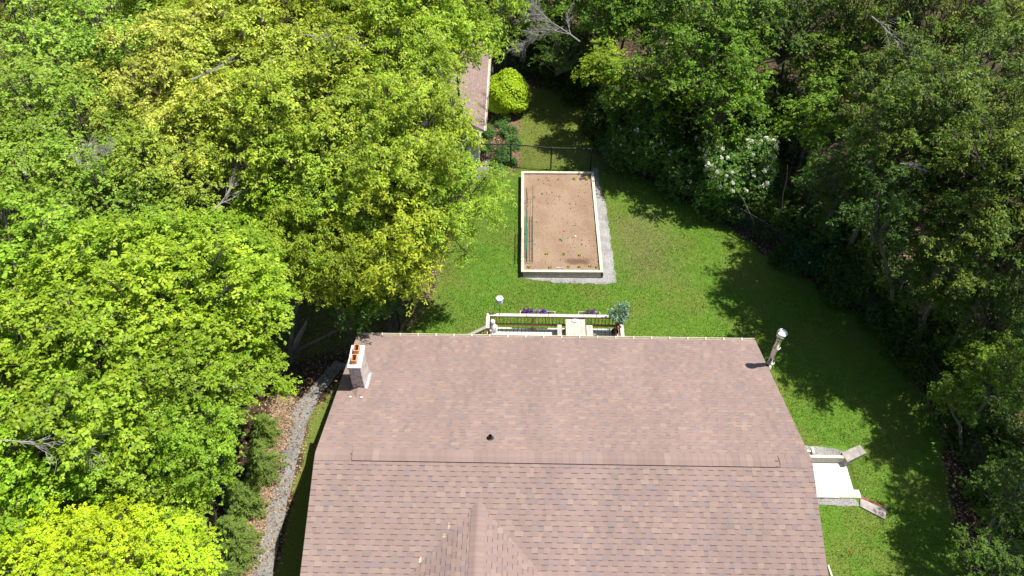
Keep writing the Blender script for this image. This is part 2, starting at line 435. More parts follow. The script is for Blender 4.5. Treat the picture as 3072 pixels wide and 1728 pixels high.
set_tags(g, 'short green lawn grass growing around the house and raised bed', 'grass', kind='stuff')

# ---- fallen leaves along the wood edges
def leaf_test(x, y, r):
    dl = dist_poly(LAWN, x, y)
    k = (dl < .15) & (dl > -7) & (r.random(len(x)) < np.where(dl > -1.2, 1, .45))
    k |= (np.abs(x+2.75-.15*np.sin(y)) < .45) & (y < .5)
    k |= (x > 4.3) & (x < 5.6) & (y > 12.8) & (y < 20) & (r.random(len(x)) < .8)
    k |= (r.random(len(x)) < .004)
    for P_ in (BEDP, HOUSEP, SHEDP): k &= ~inside(P_, x, y)
    return k
r = np.random.default_rng(31); n = 150000
x = r.uniform(-12, 25, n); y = r.uniform(-10, 24, n); k = leaf_test(x, y, r); x = x[k]; y = y[k]; n = len(x)
xe = r.normal(-3.0, .22, 9000); ye = r.uniform(-9, 0, 9000); x = np.concatenate([x, xe]); y = np.concatenate([y, ye]); n = len(x)
z = ground_z(x, y)+.02+r.uniform(0, .02, n); a = r.uniform(0, 6.28, n); s_ = r.uniform(.025, .055, n)
u = np.stack([np.cos(a)*s_, np.sin(a)*s_, r.normal(0, .3, n)*s_], 1); v = np.stack([-np.sin(a)*s_*.6, np.cos(a)*s_*.6, r.normal(0, .3, n)*s_], 1)
P = np.stack([x, y, z], 1); V = np.stack([P-u, P-v, P+u, P+v], 1)
q = r.random((n, 1)); C = np.array((.07, .042, .024))*(1-q)+np.array((.42, .29, .19))*q
set_tags(link_mesh('fallen_leaves', quads_mesh('fallen_leaves', V, C), attr_mat('dead_leaf', .8, .2, .1)), 'brown fallen leaves lying under the trees and along the path', 'leaves', kind='stuff')

# ================================================================== HOUSE
W, HE, DEP, SL = 13.9, 3.0, 5.925, 0.336
RZ = HE + DEP*SL
SH1, SH2, SH3, SHD = (.232, .166, .148), (.256, .187, .157), (.204, .158, .149), (.110, .075, .066)
M_shingle = attr_mat('asphalt_shingle', .95, .15, .10, 260, bump=.35, weather=.09)
def shingles(mb, O, U, V, Nn, width, length, seed=1, expo=.143, tabw=(.12, .30), x0f=None, x1f=None, cw=(.60, .2, .2)):
    """laminated shingles: real courses and raised tabs. O eave corner, U along the eave, V up the slope, Nn normal"""
    r = random.Random(seed); O = Vector(O); U = Vector(U).normalized(); V = Vector(V).normalized(); Nn = Vector(Nn).normalized()
    def P(u, v, h): return O + U*u + V*v + Nn*h
    rows = int(math.ceil(length/expo))
    for j in range(rows):
        v0 = j*expo; v1 = min(length, v0+expo); vm = v0-.012
        u = x0f(v0) if x0f else 0.0; end = x1f(v0) if x1f else width
        if end <= u: continue
        tooth = r.random() < .5; u -= r.uniform(0, .15); u = max(u, x0f(v0) if x0f else 0.0)
        while u < end-1e-4:
            w_ = r.uniform(*tabw)*(1.0 if tooth else .8); u2 = min(end, u+w_)
            if end-u2 < .04: u2 = end
            k = r.random()
            c = SH2 if k < .13 else (SH3 if k < .24 else SH1)
            g = r.uniform(.95, 1.05); hs = r.uniform(-.004, .004)
            c = (c[0]*g+hs, c[1]*g, c[2]*g-hs)
            hb, ht = (.013, .004) if tooth else (.008, .003)
            if tooth:
                mb.poly([P(u, vm, hb), P(u2, vm, hb), P(u2, v1, ht), P(u, v1, ht)], c)
            else:
                vb = v1-.034
                hm = hb+(ht-hb)*(vb-vm)/(v1-vm)
                mb.poly([P(u, vm, hb), P(u2, vm, hb), P(u2, vb, hm), P(u, vb, hm)], c)
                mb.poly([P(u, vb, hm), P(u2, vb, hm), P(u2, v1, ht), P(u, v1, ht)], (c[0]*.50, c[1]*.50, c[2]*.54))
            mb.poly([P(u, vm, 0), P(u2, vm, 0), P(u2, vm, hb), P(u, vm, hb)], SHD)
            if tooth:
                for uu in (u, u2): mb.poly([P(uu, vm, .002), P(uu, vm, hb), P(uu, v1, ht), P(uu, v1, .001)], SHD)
            u = u2; tooth = not tooth

M_siding = mat('cream_vinyl_siding', (.62, .58, .47), .6, .05, 3)
M_trim = mat('white_painted_trim', (.72, .69, .60), .5, .06, 5)
M_brown = mat('dark_soffit', (.10, .075, .06), .7, .1, 5)
M_gutter = mat('cream_gutter', (.66, .60, .48), .45, .05, 5)
M_glass, _t, _p = new_mat('window_glass'); _p.inputs['Base Color'].default_value = (.03, .04, .05, 1); _p.inputs['Roughness'].default_value = .08; _p.inputs['Specular IOR Level'].default_value = .8
M_concrete = mat('house_concrete', (.40, .39, .37), .9, .12, 6, bump=.2)

house = empty('house', (W/2, -DEP, 0), label='bungalow with brown asphalt shingle gable roof and cream gutters', cat='house')
hl = (-W/2, DEP, 0)                                     # parts are written in world metres
def hpart(mb, name, m, parent=house, **k):
    o = mb.build(name, m, parent, **k)
    o.location = hl if parent is house else (0, 0, 0)
    return o
# walls with siding laps
wx0, wx1, wy0, wy1 = .40, 13.50, -2*DEP+.45, -.45
mb = MB(); zt = 2.86
for k in range(int((zt-.45)/.115)):
    z0 = .45+k*.115; z1 = z0+.115
    for (ax, ay, bx, by, nx, ny) in ((wx0, wy1, wx1, wy1, 0, 1), (wx1, wy1, wx1, wy0, 1, 0), (wx1, wy0, wx0, wy0, 0, -1), (wx0, wy0, wx0, wy1, -1, 0)):
        mb.poly([(ax+nx*.016, ay+ny*.016, z0), (bx+nx*.016, by+ny*.016, z0), (bx, by, z1), (ax, ay, z1)])
        mb.poly([(ax, ay, z0), (bx, by, z0), (bx+nx*.016, by+ny*.016, z0), (ax+nx*.016, ay+ny*.016, z0)])
for xx in (wx0, wx1):                                  # gable triangles
    mb.poly([(xx, wy1, zt), (xx, -DEP, RZ-.22), (xx, wy0, zt)])
wall = hpart(mb, 'wall', M_siding)
mb = MB(); mb.box(wx0+.03, wy0+.03, -.02, wx1-.03, wy1-.03, .45); hpart(mb, 'foundation', M_concrete)
def window(x, y, z, w_, h_, axis_, s):
    mb = MB(); g = MB()
    for a, b, c, d in ((-w_/2, -h_/2, w_/2, -h_/2+.07), (-w_/2, h_/2-.07, w_/2, h_/2), (-w_/2, -h_/2+.07, -w_/2+.07, h_/2-.07), (w_/2-.07, -h_/2+.07, w_/2, h_/2-.07), (-.025, -h_/2+.07, .025, h_/2-.07)):
        if axis_ == 'x': mb.box(min(x, x+s*.05), y+a, z+b, max(x, x+s*.05), y+c, z+d)
        else: mb.box(x+a, min(y, y+s*.05), z+b, x+c, max(y, y+s*.05), z+d)
    if axis_ == 'x': g.box(min(x+s*.018, x+s*.03), y-w_/2+.07, z-h_/2+.07, max(x+s*.018, x+s*.03), y+w_/2-.07, z+h_/2-.07)
    else: g.box(x-w_/2+.07, min(y+s*.018, y+s*.03), z-h_/2+.07, x+w_/2-.07, max(y+s*.018, y+s*.03), z+h_/2-.07)
    o = hpart(mb, 'window', M_trim); gp = g.build('pane', M_glass, o)
for a in ((2.2, wy1, 1.9, 1.3, 1.1, 'y', 1), (11.4, wy1, 1.9, 1.5, 1.1, 'y', 1), (wx1, -8.2, 1.9, 1.3, 1.1, 'x', 1), (wx0, -4.6, 1.9, 1.0, 1.0, 'x', -1), (wx0, -8.5, 1.9, 1.3, 1.1, 'x', -1)): window(*a)
mb = MB()
mb.box(6.0, wy1, .87, 7.75, wy1+.05, 2.75); dr = hpart(mb, 'door', M_trim)
mb = MB(); mb.box(6.08, wy1+.052, 1.0, 6.84, wy1+.07, 2.65); mb.box(6.92, wy1+.052, 1.0, 7.67, wy1+.07, 2.65); mb.build('pane', M_glass, dr)
mb = MB(); mb.tube([(6.88, wy1+.09, 1.75), (6.88, wy1+.09, 1.95)], .012); mb.build('handle', M_brown, dr)
mb = MB(); mb.box(wx1, -3.9, -.28, wx1+.05, -3.0, 1.75); bd = hpart(mb, 'door', M_trim); bd['label'] = 'basement entry door'
mb = MB(); mb.tube([(wx1+.09, -3.1, .7), (wx1+.09, -3.1, .85)], .015); mb.build('handle', M_brown, bd)
# front cross wing (mostly out of the picture)
mb = MB(); mb.box(1.5, -2*DEP-3.0, -.02, 7.8, wy0+.05, 2.95); mb.poly([(1.5, -2*DEP-3.0, 2.95), (7.8, -2*DEP-3.0, 2.95), (4.65, -2*DEP-3.0, 4.0)]); hpart(mb, 'wing_wall', M_siding)

# roof deck and soffit
c_, s_ = 1/math.hypot(1, SL), SL/math.hypot(1, SL)
LEN = DEP*math.hypot(1, SL)
mb = MB()
T = .16
for sgn in (1, -1):
    ye = 0 if sgn > 0 else -2*DEP
    A = [(0, ye, HE), (W, ye, HE), (W, -DEP, RZ), (0, -DEP, RZ)]
    mb.poly([(x, y, z-.003) for x, y, z in A]); mb.poly([(x, y, z-T) for x, y, z in A][::-1])
    mb.poly([(0, ye, HE-T), (W, ye, HE-T), (W, ye, HE-.003), (0, ye, HE-.003)])
hpart(mb, 'soffit', M_brown)
roof_mb = MB()
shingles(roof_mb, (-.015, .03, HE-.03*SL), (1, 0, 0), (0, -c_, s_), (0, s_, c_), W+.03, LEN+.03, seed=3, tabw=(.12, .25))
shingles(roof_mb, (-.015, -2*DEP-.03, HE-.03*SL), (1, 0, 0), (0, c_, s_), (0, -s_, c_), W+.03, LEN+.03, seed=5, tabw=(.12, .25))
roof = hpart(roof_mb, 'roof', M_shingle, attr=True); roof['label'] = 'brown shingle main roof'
# cross gable over the front wing
GX_, GZ = 4.65, 4.585
mb = MB(); yA, yB = -6.85, -2*DEP-3.4
run = 3.5
for sgn, sd in ((1, 11), (-1, 12)):
    ex = GX_+sgn*run; ez = GZ-run*SL
    shingles(mb, (ex, yB, ez), (0, 1, 0), (-sgn*c_, 0, s_), (sgn*s_, 0, c_), yA-yB, run*math.hypot(1, SL), seed=sd, tabw=(.12, .25),
             x1f=(lambda v: (yA-yB)-max(0, run-v*c_)+.12))
hpart(mb, 'gable_roof', M_shingle, attr=True)
# ridge caps
def caps(mb, a, b, half, pitch, seed, step=.19, lift=.02, sag=None):
    a = Vector(a); b = Vector(b); d = (b-a); L_ = d.length; d.normalize(); sd = d.cross(Vector((0, 0, 1))).normalized()
    r = random.Random(seed); n = int(L_/step)
    for i in range(n):
        p0 = a+d*(i*step); p1 = a+d*((i+1)*step+.03)
        k = r.random(); c = SH2 if k < .06 else (SH3 if k < .12 else SH1); g = r.uniform(.95, 1.07); c = tuple(q*g for q in c)
        h0, h1 = lift+.010, lift+.004
        for s in (1, -1):
            o0 = sd*(s*half); dn = Vector((0, 0, -half*pitch))
            up0, up1 = Vector((0, 0, h0)), Vector((0, 0, h1))
            mid = sd*(s*half*.25); dm = Vector((0, 0, -half*.25*pitch*.45))
            mb.poly([p0+up0, p0+mid+dm+up0, p1+mid+dm+up1, p1+up1], c)
            mb.poly([p0+mid+dm+up0, p0+o0+dn+up0, p1+o0+dn+up1, p1+mid+dm+up1], c)
            mb.poly([p0+o0+dn+up0, p0+o0+dn, p1+o0+dn, p1+o0+dn+up1], SHD)
        mb.poly([p0+up0+sd*half+Vector((0, 0, -half*pitch)), p0+up0, p0+up0-sd*half+Vector((0, 0, -half*pitch)), p0-sd*half+Vector((0, 0, -half*pitch)), p0, p0+sd*half+Vector((0, 0, -half*pitch))], SHD)
mb = MB()
caps(mb, (0, -DEP, RZ), (1.05, -DEP, RZ), .19, SL, 2, lift=.014)
caps(mb, (1.05, -DEP, RZ), (W-.9, -DEP, RZ), .19, SL, 3, lift=.040)
caps(mb, (W-.9, -DEP, RZ), (W, -DEP, RZ), .19, SL, 4, lift=.014)
caps(mb, (GX_, yB, GZ), (GX_, -7.02, GZ), .20, SL, 6, step=.143, lift=.016)
hpart(mb, 'ridge_cap', M_shingle, attr=True)
mb = MB()
for sgn in (-1,):
    for k in range(1): mb.box(1.05, -DEP+sgn*.175-.012, RZ-.19*SL+.001, W-.9, -DEP+sgn*.175+.012, RZ-.19*SL+.034)
hpart(mb, 'ridge_vent', M_brown)
# rake trims
mb = MB()
M_rake = mat('brown_drip_edge', (.22, .15, .12), .6, .1, 4)
for x in (-.012, W+.012):
    mb = MB()
    for sgn in (1, -1):
        ye = 0.02 if sgn > 0 else -2*DEP-.02
        a = Vector((x, ye, HE-.10)); b = Vector((x, -DEP, RZ-.10)); mb.beam(a, b, .022, .17)
    hpart(mb, 'rake_trim', M_rake)
# gutter with hangers
def gutter(parent, a, b, out, every, m=M_gutter, loc=None):
    a = Vector(a); b = Vector(b); d = (b-a).normalized(); L_ = (b-a).length; o = Vector(out)
    mb = MB(); prof = [(0, .02), (0, -.10), (.085, -.10), (.115, -.02), (.115, .012), (.100, .012), (.100, -.02), (.080, -.088), (.012, -.088), (.012, .02)]
    for i in range(len(prof)):
        p_, q_ = prof[i], prof[(i+1) % len(prof)]
        mb.poly([a+o*p_[0]+Vector((0, 0, p_[1])), a+o*q_[0]+Vector((0, 0, q_[1])), b+o*q_[0]+Vector((0, 0, q_[1])), b+o*p_[0]+Vector((0, 0, p_[1]))])
    for e in (a, b): mb.poly([e+o*x+Vector((0, 0, z)) for x, z in prof[:5]])
    g = mb.build('gutter', m, parent)
    if loc: g.location = loc
    n = int(L_/every)
    hb = MB(); hb.box(-.016, 0, -.006, .016, .17, .006)
    hm = hb.mesh('gutter_hanger'); hm.materials.append(m)
    ang = math.atan2(o.y, o.x)-math.pi/2
    for i in range(n):
        q = a+d*(every*.4+i*every*1.0)
        h = bpy.data.objects.new('hanger', hm); COL.objects.link(h); h.parent = g
        h.location = q-o*.055+Vector((0, 0, .022)); h.rotation_euler = (0, 0, ang)
    return g
gutter(house, (-.02, .035, HE-.035), (W+.02, .035, HE-.035), (0, 1, 0), .63, loc=hl)
gutter(house, (8.2, -2*DEP-.035, HE-.035), (W+.02, -2*DEP-.035, HE-.035), (0, -1, 0), .63, loc=hl)
# chimney
M_brick, t, p = new_mat('grey_brown_brick'); N = t.nodes; L = t.links
tc = N.new('ShaderNodeTexCoord'); geo = N.new('ShaderNodeNewGeometry')
sx = N.new('ShaderNodeSeparateXYZ'); L.new(tc.outputs['Object'], sx.inputs['Vector'])
ad = N.new('ShaderNodeMath'); ad.operation = 'ADD'; L.new(sx.outputs['X'], ad.inputs[0]); L.new(sx.outputs['Y'], ad.inputs[1])
cb = N.new('ShaderNodeCombineXYZ'); L.new(ad.outputs[0], cb.inputs['X']); L.new(sx.outputs['Z'], cb.inputs['Y'])
br = N.new('ShaderNodeTexBrick'); L.new(cb.outputs['Vector'], br.inputs['Vector'])
br.inputs['Scale'].default_value = 1.0; br.inputs['Brick Width'].default_value = .205; br.inputs['Row Height'].default_value = .070; br.inputs['Mortar Size'].default_value = .012
br.inputs['Color1'].default_value = (.50, .40, .34, 1); br.inputs['Color2'].default_value = (.17, .13, .115, 1); br.inputs['Mortar'].default_value = (.60, .57, .54, 1)
nz = N.new('ShaderNodeTexNoise'); nz.inputs['Scale'].default_value = 14; nz.inputs['Detail'].default_value = 4; L.new(tc.outputs['Object'], nz.inputs['Vector'])
mr = N.new('ShaderNodeMapRange'); mr.inputs['To Min'].default_value = .6; mr.inputs['To Max'].default_value = 1.5; L.new(nz.outputs['Fac'], mr.inputs['Value'])
vm = N.new('ShaderNodeVectorMath'); vm.operation = 'SCALE'; L.new(br.outputs['Color'], vm.inputs[0]); L.new(mr.outputs['Result'], vm.inputs['Scale'])
L.new(vm.outputs['Vector'], p.inputs['Base Color']); p.inputs['Roughness'].default_value = .9
bpn = N.new('ShaderNodeBump'); bpn.inputs['Strength'].default_value = .7; bpn.inputs['Distance'].default_value = .01; bpn.invert = True
L.new(br.outputs['Fac'], bpn.inputs['Height']); L.new(bpn.outputs['Normal'], p.inputs['Normal'])
mb = MB(); mb.box(.47, -3.0, 3.3, .835, -2.19, 5.08); ch = hpart(mb, 'chimney', M_brick)
mb = MB(); mb.box(.448, -3.035, 5.08, .872, -2.155, 5.165); mb.build('cap', mat('mortar_cap', (.66, .64, .58), .9, .1, 12, bump=.3), ch, bevel=.012)
M_flue_shade = mat('flue_shade', (.015, .010, .008), .95, .2, 20)
M_terra = mat('terracotta_flue', (.58, .25, .12), .8, .15, 14)
for cx, cy in ((.664, -2.385), (.650, -2.775)):
    mb = MB(); hw, hl_, tk = .088, .135, .022
    for z0, z1 in ((5.165, 5.335),):
        def rr(w_, l_, z, n=5, rad=.04):
            pts = []
            for qx, qy, a0 in ((1, 1, 0), (-1, 1, 90), (-1, -1, 180), (1, -1, 270)):
                for i in range(n): 
                    a = math.radians(a0+90*i/(n-1)); pts.append((cx+qx*(w_-rad)+rad*math.cos(a), cy+qy*(l_-rad)+rad*math.sin(a), z))
            return pts
        o0, o1, i1, i0 = rr(hw, hl_, z0), rr(hw, hl_, z1), rr(hw-tk, hl_-tk, z1, rad=.025), rr(hw-tk, hl_-tk, 5.17, rad=.025)
        for A, B in ((o0, o1), (o1, i1), (i1, i0)):
            for i in range(len(A)): mb.poly([A[i], A[(i+1) % len(A)], B[(i+1) % len(B)], B[i]])
    fl = mb.build('flue', M_terra, ch)
    mb = MB(); mb.poly(i0); mb.build('opening_shade', M_flue_shade, fl)  # near-black face painted in for the dark depth of the shallow flue
M_flash = mat('aluminium_flashing', (.62, .64, .68), .35, .1, 8, metal=.6)
mb = MB()
def rz(y): return HE - SL*y
y0, y1 = -3.0, -2.19
for x in (.855,): 
    mb.poly([(x-.018, y0-.04, rz(y0-.04)+.02), (x+.07, y0-.04, rz(y0-.04)+.022), (x+.07, y1+.05, rz(y1+.05)+.022), (x-.018, y1+.05, rz(y1+.05)+.02)])
    mb.poly([(x-.016, y0-.02, rz(y0)+.02), (x-.016, y1+.05, rz(y1)+.0), (x-.016, y1+.05, rz(y1)+.13), (x-.016, y0-.02, rz(y0)+.13)])
mb.build('flashing', M_flash, ch)
mb = MB(); ap = (.655, y0-.002, rz(y0)+.13); bk = (.655, y0-.42, rz(y0-.42)+.02)
mb.poly([(.40, y0-.002, rz(y0)+.018), ap, bk]); mb.poly([(.95, y0-.002, rz(y0)+.018), bk, ap][::1]); mb.build('cricket', mat('shingle_cricket', (.21, .145, .125), .95, .12, 40), ch)  # cricket colour darkened to carry the shade lying on it
mb = MB(); mb.box(.44, -3.44, rz(-3.44)+.018, .50, -3.39, rz(-3.44)+.03); mb.build('sealant_dab', M_trim, ch)
mb = MB(); mb.box(.78, -3.46, rz(-3.46)+.018, .86, -3.42, rz(-3.46)+.03); mb.build('sealant_dab', M_trim, ch)
# plumbing vent
mb = MB(); vx, vy = 4.89, -5.20
mb.lathe([(.055, 0), (.055, .17), (.048, .17), (.048, .05)], (vx, vy, rz(vy)-.02), 14)
pv = hpart(mb, 'vent_pipe', mat('black_plastic_pipe', (.012, .010, .010), .5, .2, 8))
mb = MB(); mb.lathe([(.11, .0), (.10, .02), (.06, .055)], (vx, vy, rz(vy)+.012), 14); mb.build('boot', mat('rubber_boot', (.03, .03, .03), .8, .2, 8), pv)
# steel flue on the right gable wall
M_steel, t, p = new_mat('stainless_steel'); p.inputs['Base Color'].default_value = (.62, .62, .62, 1); p.inputs['Metallic'].default_value = 1; p.inputs['Roughness'].default_value = .16
fxp, fyp, fr = W+.135, -1.36, .105
mb = MB()
prof = [(fr, .9)]
z = .9
while z < 4.8:
    z2 = min(z+1.0, 4.86); prof += [(fr, z2-.03), (fr+.006, z2-.025), (fr+.006, z2-.005), (fr, z2)]; z = z2
mb.lathe(prof, (fxp, fyp, 0), 28)
sf = hpart(mb, 'steel_flue', M_steel, smooth=False)
for pl in sf.data.polygons: pl.use_smooth = True
mb = MB(); mb.lathe([(fr-.01, 4.84), (fr-.01, 4.93), (fr+.05, 4.95), (fr+.058, 5.11), (fr+.046, 5.115), (fr+.040, 5.0)], (fxp, fyp, 0), 28)
for k in range(4):
    a = k*math.pi/2+.4; mb.beam((fxp+math.cos(a)*(fr-.01), fyp+math.sin(a)*(fr-.01), 4.92), (fxp+math.cos(a)*(fr+.04), fyp+math.sin(a)*(fr+.04), 4.98), .02, .006)
fc = mb.build('rain_cap', M_steel, sf, smooth=True)
mb = MB(); mb.lathe([(0.001, 5.085), (.055, 5.075), (.108, 5.045), (.115, 5.03)], (fxp, fyp, 0), 28)
mb.build('cap_disc', mat('bright_steel_disc', (.80, .81, .83), .35, .05, 4, metal=.4), sf, smooth=True)
for z in (3.55, 4.35):
    mb = MB(); mb.lathe([(fr+.004, z), (fr+.014, z), (fr+.014, z+.03), (fr+.004, z+.03)], (fxp, fyp, 0), 24)
    mb.beam((fxp+fr, fyp+.03, z+.015), (fxp+fr+.05, fyp+.10, z+.015), .012, .02); mb.build('strap', M_trim, sf)
for yy in (-.08, .08): mb = MB(); mb.beam((wx1, fyp+yy, 2.6), (fxp, fyp+yy, 2.6), .02, .03); mb.build('bracket', M_trim, sf)
mb = MB(); mb.tube([(wx1, fyp, .95), (fxp, fyp, .95)], fr); mb.build('tee', M_steel, sf, smooth=True)

# ================================================================== SHED
shed = empty('shed', (.9, 16.6, 0), label='shed with brown shingle gable roof half hidden under the olive-green trees', cat='shed')
SLs, EZ = .58, 2.52
def spart(mb, name, m, **k):
    o = mb.build(name, m, shed, **k); o.location = (-.9, -16.6, 0); return o
sx0, sx1, sy0, sy1 = -2.05, 3.85, 12.8, 20.25
rx = (sx0+sx1)/2; rzs = EZ+(sx1-rx)*SLs
mb = MB(); ln = (sx1-rx)*math.hypot(1, SLs); cs, ss = 1/math.hypot(1, SLs), SLs/math.hypot(1, SLs)
shingles(mb, (sx1+.02, sy0, EZ), (0, 1, 0), (-cs, 0, ss), (ss, 0, cs), sy1-sy0, ln, seed=21)
shingles(mb, (sx0-.02, sy0, EZ), (0, 1, 0), (cs, 0, ss), (-ss, 0, cs), sy1-sy0, ln, seed=22)
caps(mb, (rx, sy0, rzs), (rx, sy1, rzs), .15, SLs, 23, lift=.012)
spart(mb, 'roof', M_shingle, attr=True)
mb = MB()
for s in (1, -1):
    xe = sx1 if s > 0 else sx0
    mb.poly([(xe, sy0, EZ-.004), (xe, sy1, EZ-.004), (rx, sy1, rzs-.004), (rx, sy0, rzs-.004)]); mb.poly([(xe, sy0, EZ-.14), (rx, sy0, rzs-.14), (rx, sy1, rzs-.14), (xe, sy1, EZ-.14)])
    for yy in (sy0, sy1): mb.poly([(xe, yy, EZ-.14), (xe, yy, EZ-.004), (rx, yy, rzs-.004), (rx, yy, rzs-.14)])
spart(mb, 'rake_board', M_trim)
mb = MB(); X0, X1, Y0, Y1 = sx0+.3, sx1-.3, sy0+.55, sy1-.3
for k in range(21):
    z0 = .1+k*.115; z1 = z0+.115
    for (ax, ay, bx, by, nx, ny) in ((X0, Y1, X1, Y1, 0, 1), (X1, Y1, X1, Y0, 1, 0), (X1, Y0, X0, Y0, 0, -1), (X0, Y0, X0, Y1, -1, 0)):
        mb.poly([(ax+nx*.016, ay+ny*.016, z0), (bx+nx*.016, by+ny*.016, z0), (bx, by, z1), (ax, ay, z1)])
for yy in (Y0, Y1): mb.poly([(X0, yy, 2.5), (X1, yy, 2.5), (rx, yy, rzs-.25)])
spart(mb, 'wall', mat('white_shed_siding', (.66, .66, .62), .6, .05, 3))
mb = MB(); mb.box(X0+.02, Y0+.02, -.02, X1-.02, Y1-.02, .1); spart(mb, 'foundation', M_concrete)
mb = MB(); mb.box(-.4, Y0-.06, .1, 2.1, Y0-.018, 2.25)
for k in range(1, 4): mb.box(-.36, Y0-.075, .1+k*.53, 2.06, Y0-.061, .13+k*.53)
spart(mb, 'door', M_trim)
gutter(shed, (sx1+.03, sy0, EZ-.03), (sx1+.03, sy1, EZ-.03), (1, 0, 0), .70, loc=(-.9, -16.6, 0))

# ================================================================== CHAIN LINK FENCES
M_fence = mat('black_fence_paint', (.012, .013, .013), .5, .2, 10)
M_wire = mat('black_fence_wire', (.030, .034, .032), .5, .2, 10)
def fence(pts, posts, label, name='chain_link_fence', H=1.28, group='chain link fences round the yard'):
    cx, cy = pts[0]
    f = empty(name, (cx, cy, 0), label=label, cat='fence', group=group)
    def fp(mb, nm, m, **k):
        o = mb.build(nm, m, f, **k); o.location = (-cx, -cy, 0); return o
    rail = MB(); mesh = MB(); wire = MB()
    for a, b in zip(pts[:-1], pts[1:]):
        rail.tube([(*a, H), (*b, H)], .027, 8); wire.tube([(*a, .06), (*b, .06)], .004, 4)
        A = Vector((*a, 0)); B = Vector((*b, 0)); d = B-A; L_ = d.length; d.normalize(); h = H-.08; sp_ = .075; k = 0
        nn = Vector((-d.y, d.x, 0))*.0012
        s = -h
        while s < L_:
            for q in (1, -1):
                s0, s1 = (s, s+h) if q > 0 else (s+h, s)
                z0, z1 = .05, .05+h
                # clip to the panel
                t0 = 0.0; t1 = 1.0
                for (u0, du) in ((s0, s1-s0),):
                    if du > 0: t0 = max(t0, (0-u0)/du); t1 = min(t1, (L_-u0)/du)
                    else: t0 = max(t0, (L_-u0)/du); t1 = min(t1, (0-u0)/du)
                if t1 > t0:
                    P0 = A+d*(s0+(s1-s0)*t0)+Vector((0, 0, z0+(z1-z0)*t0)); P1 = A+d*(s0+(s1-s0)*t1)+Vector((0, 0, z0+(z1-z0)*t1))
                    w_ = Vector((0, 0, .0019)); mesh.poly([P0-w_-nn, P1-w_-nn, P1+w_+nn, P0+w_+nn])
            s += sp_
    fp(rail, 'rail', M_fence); fp(wire, 'tension_wire', M_fence); fp(mesh, 'mesh', M_wire)
    for x, y, r_ in posts:
        mb = MB(); mb.tube([(x, y, -.1), (x, y, H+.03)], r_, 10); mb.lathe([(r_+.006, H+.02), (r_*.8, H+.06), (.001, H+.075)], (x, y, 0), 10); fp(mb, 'post', M_fence)
    return f
bf = [(3.0, 13.38), (5.12, 13.40), (7.08, 13.16), (9.01, 13.12), (10.9, 12.95), (12.6, 12.0)]
fence(bf, [(x, y, .034) for x, y in bf], 'black chain link fence crossing the lawn just behind the raised bed')
rf = [(12.6, 12.0), (14.47, 9.75), (16.2, 8.1), (18.3, 5.7), (20.1, 3.2), (20.95, .7), (21.3, -1.9), (21.25, -4.5), (20.9, -6.9), (20.8, -9.5)]
fence(rf, [(x, y, .028) for x, y in rf[1:]], 'black chain link fence along the shaded right edge of the lawn')
lf = [(.25, 0.3), (.62, 1.7), (.85, 2.78), (1.24, 4.1)]
fence(lf, [(.25, .3, .03), (.85, 2.78, .024), (1.24, 4.10, .048)], 'short chain link fence with a thick end post left of the deck')
lf2 = [(1.24, 4.16), (2.0, 8.0), (2.7, 11.2), (3.0, 13.3)]
fence(lf2, [(2.0, 8.0, .028), (2.7, 11.2, .028)], 'black chain link fence hidden under the trees left of the raised bed')

# ================================================================== RAISED BED
M_timber = mat('pale_weathered_timber', (.52, .46, .37), .85, .16, 5, bump=.2, stretch=(1, .2, 1))
M_timber2 = mat('grey_timber_side', (.42, .37, .29), .85, .2, 5, bump=.2)
bx, by, bw, bl, bh = 5.70, 5.78, 3.49, 6.75, .35
bed = empty('raised_garden_bed', (bx, by, 0), .0094, 'large rectangular raised garden bed of pale timbers filled with bare brown soil', 'garden bed')
tk = .135
for nm, (a, b, c, d) in (('side_board', (0, tk, tk, bl-tk)), ('side_board', (bw-tk, tk, bw, bl-tk)), ('end_board', (0, 0, bw, tk)), ('end_board', (0, bl-tk, bw, bl))):
    mb = MB(); mb.box(a, b, 0, c, d, bh-.145); mb.box(a+.002, b+.002, bh-.141, c-.002, d-.002, bh); mb.build(nm, M_timber, bed, bevel=.006)
for a in (0, bw-.09):
    for b in (-.006,):
        mb = MB(); mb.box(a+.002, b-.004, .02, a+.088, b+.001, bh-.03); mb.build('corner_plate', mat('rusty_steel_plate', (.10, .065, .055), .7, .2, 9), bed)
# soil as a lumpy sheet
n1, n2 = 70, 134
X, Y = np.meshgrid(np.linspace(tk-.02, bw-tk+.02, n1), np.linspace(tk-.02, bl-tk+.02, n2)); rs = np.random.default_rng(5)
Z = .262+.012*wob(X, Y, 3, 2)+.006*rs.normal(0, 1, X.shape)*.8
mb = MB(); mb.v = [tuple(q) for q in np.stack([X.ravel(), Y.ravel(), Z.ravel()], 1)]
mb.f = [(j*n1+i, j*n1+i+1, (j+1)*n1+i+1, (j+1)*n1+i) for j in range(n2-1) for i in range(n1-1)]; mb.c = [(1, 1, 1)]*len(mb.f)
M_soil, t, p = new_mat('dry_garden_soil'); N = t.nodes; L = t.links
tcg = N.new('ShaderNodeTexCoord')
fine = noise(38, 6, .75); mid = noise(.8, 5, .6)
s1 = ramp(fine.outputs['Fac'], (.28, (.170, .116, .080)), (.5, (.300, .212, .150)), (.75, (.440, .335, .245)))
s2 = ramp(mid.outputs['Fac'], (.38, (.78, .73, .70)), (.60, (.95, .95, .95)))
mu = N.new('ShaderNodeVectorMath'); mu.operation = 'MULTIPLY'; L.new(s1.outputs['Color'], mu.inputs[0]); L.new(s2.outputs['Color'], mu.inputs[1])
sxy = N.new('ShaderNodeSeparateXYZ'); L.new(tcg.outputs['Object'], sxy.inputs['Vector'])
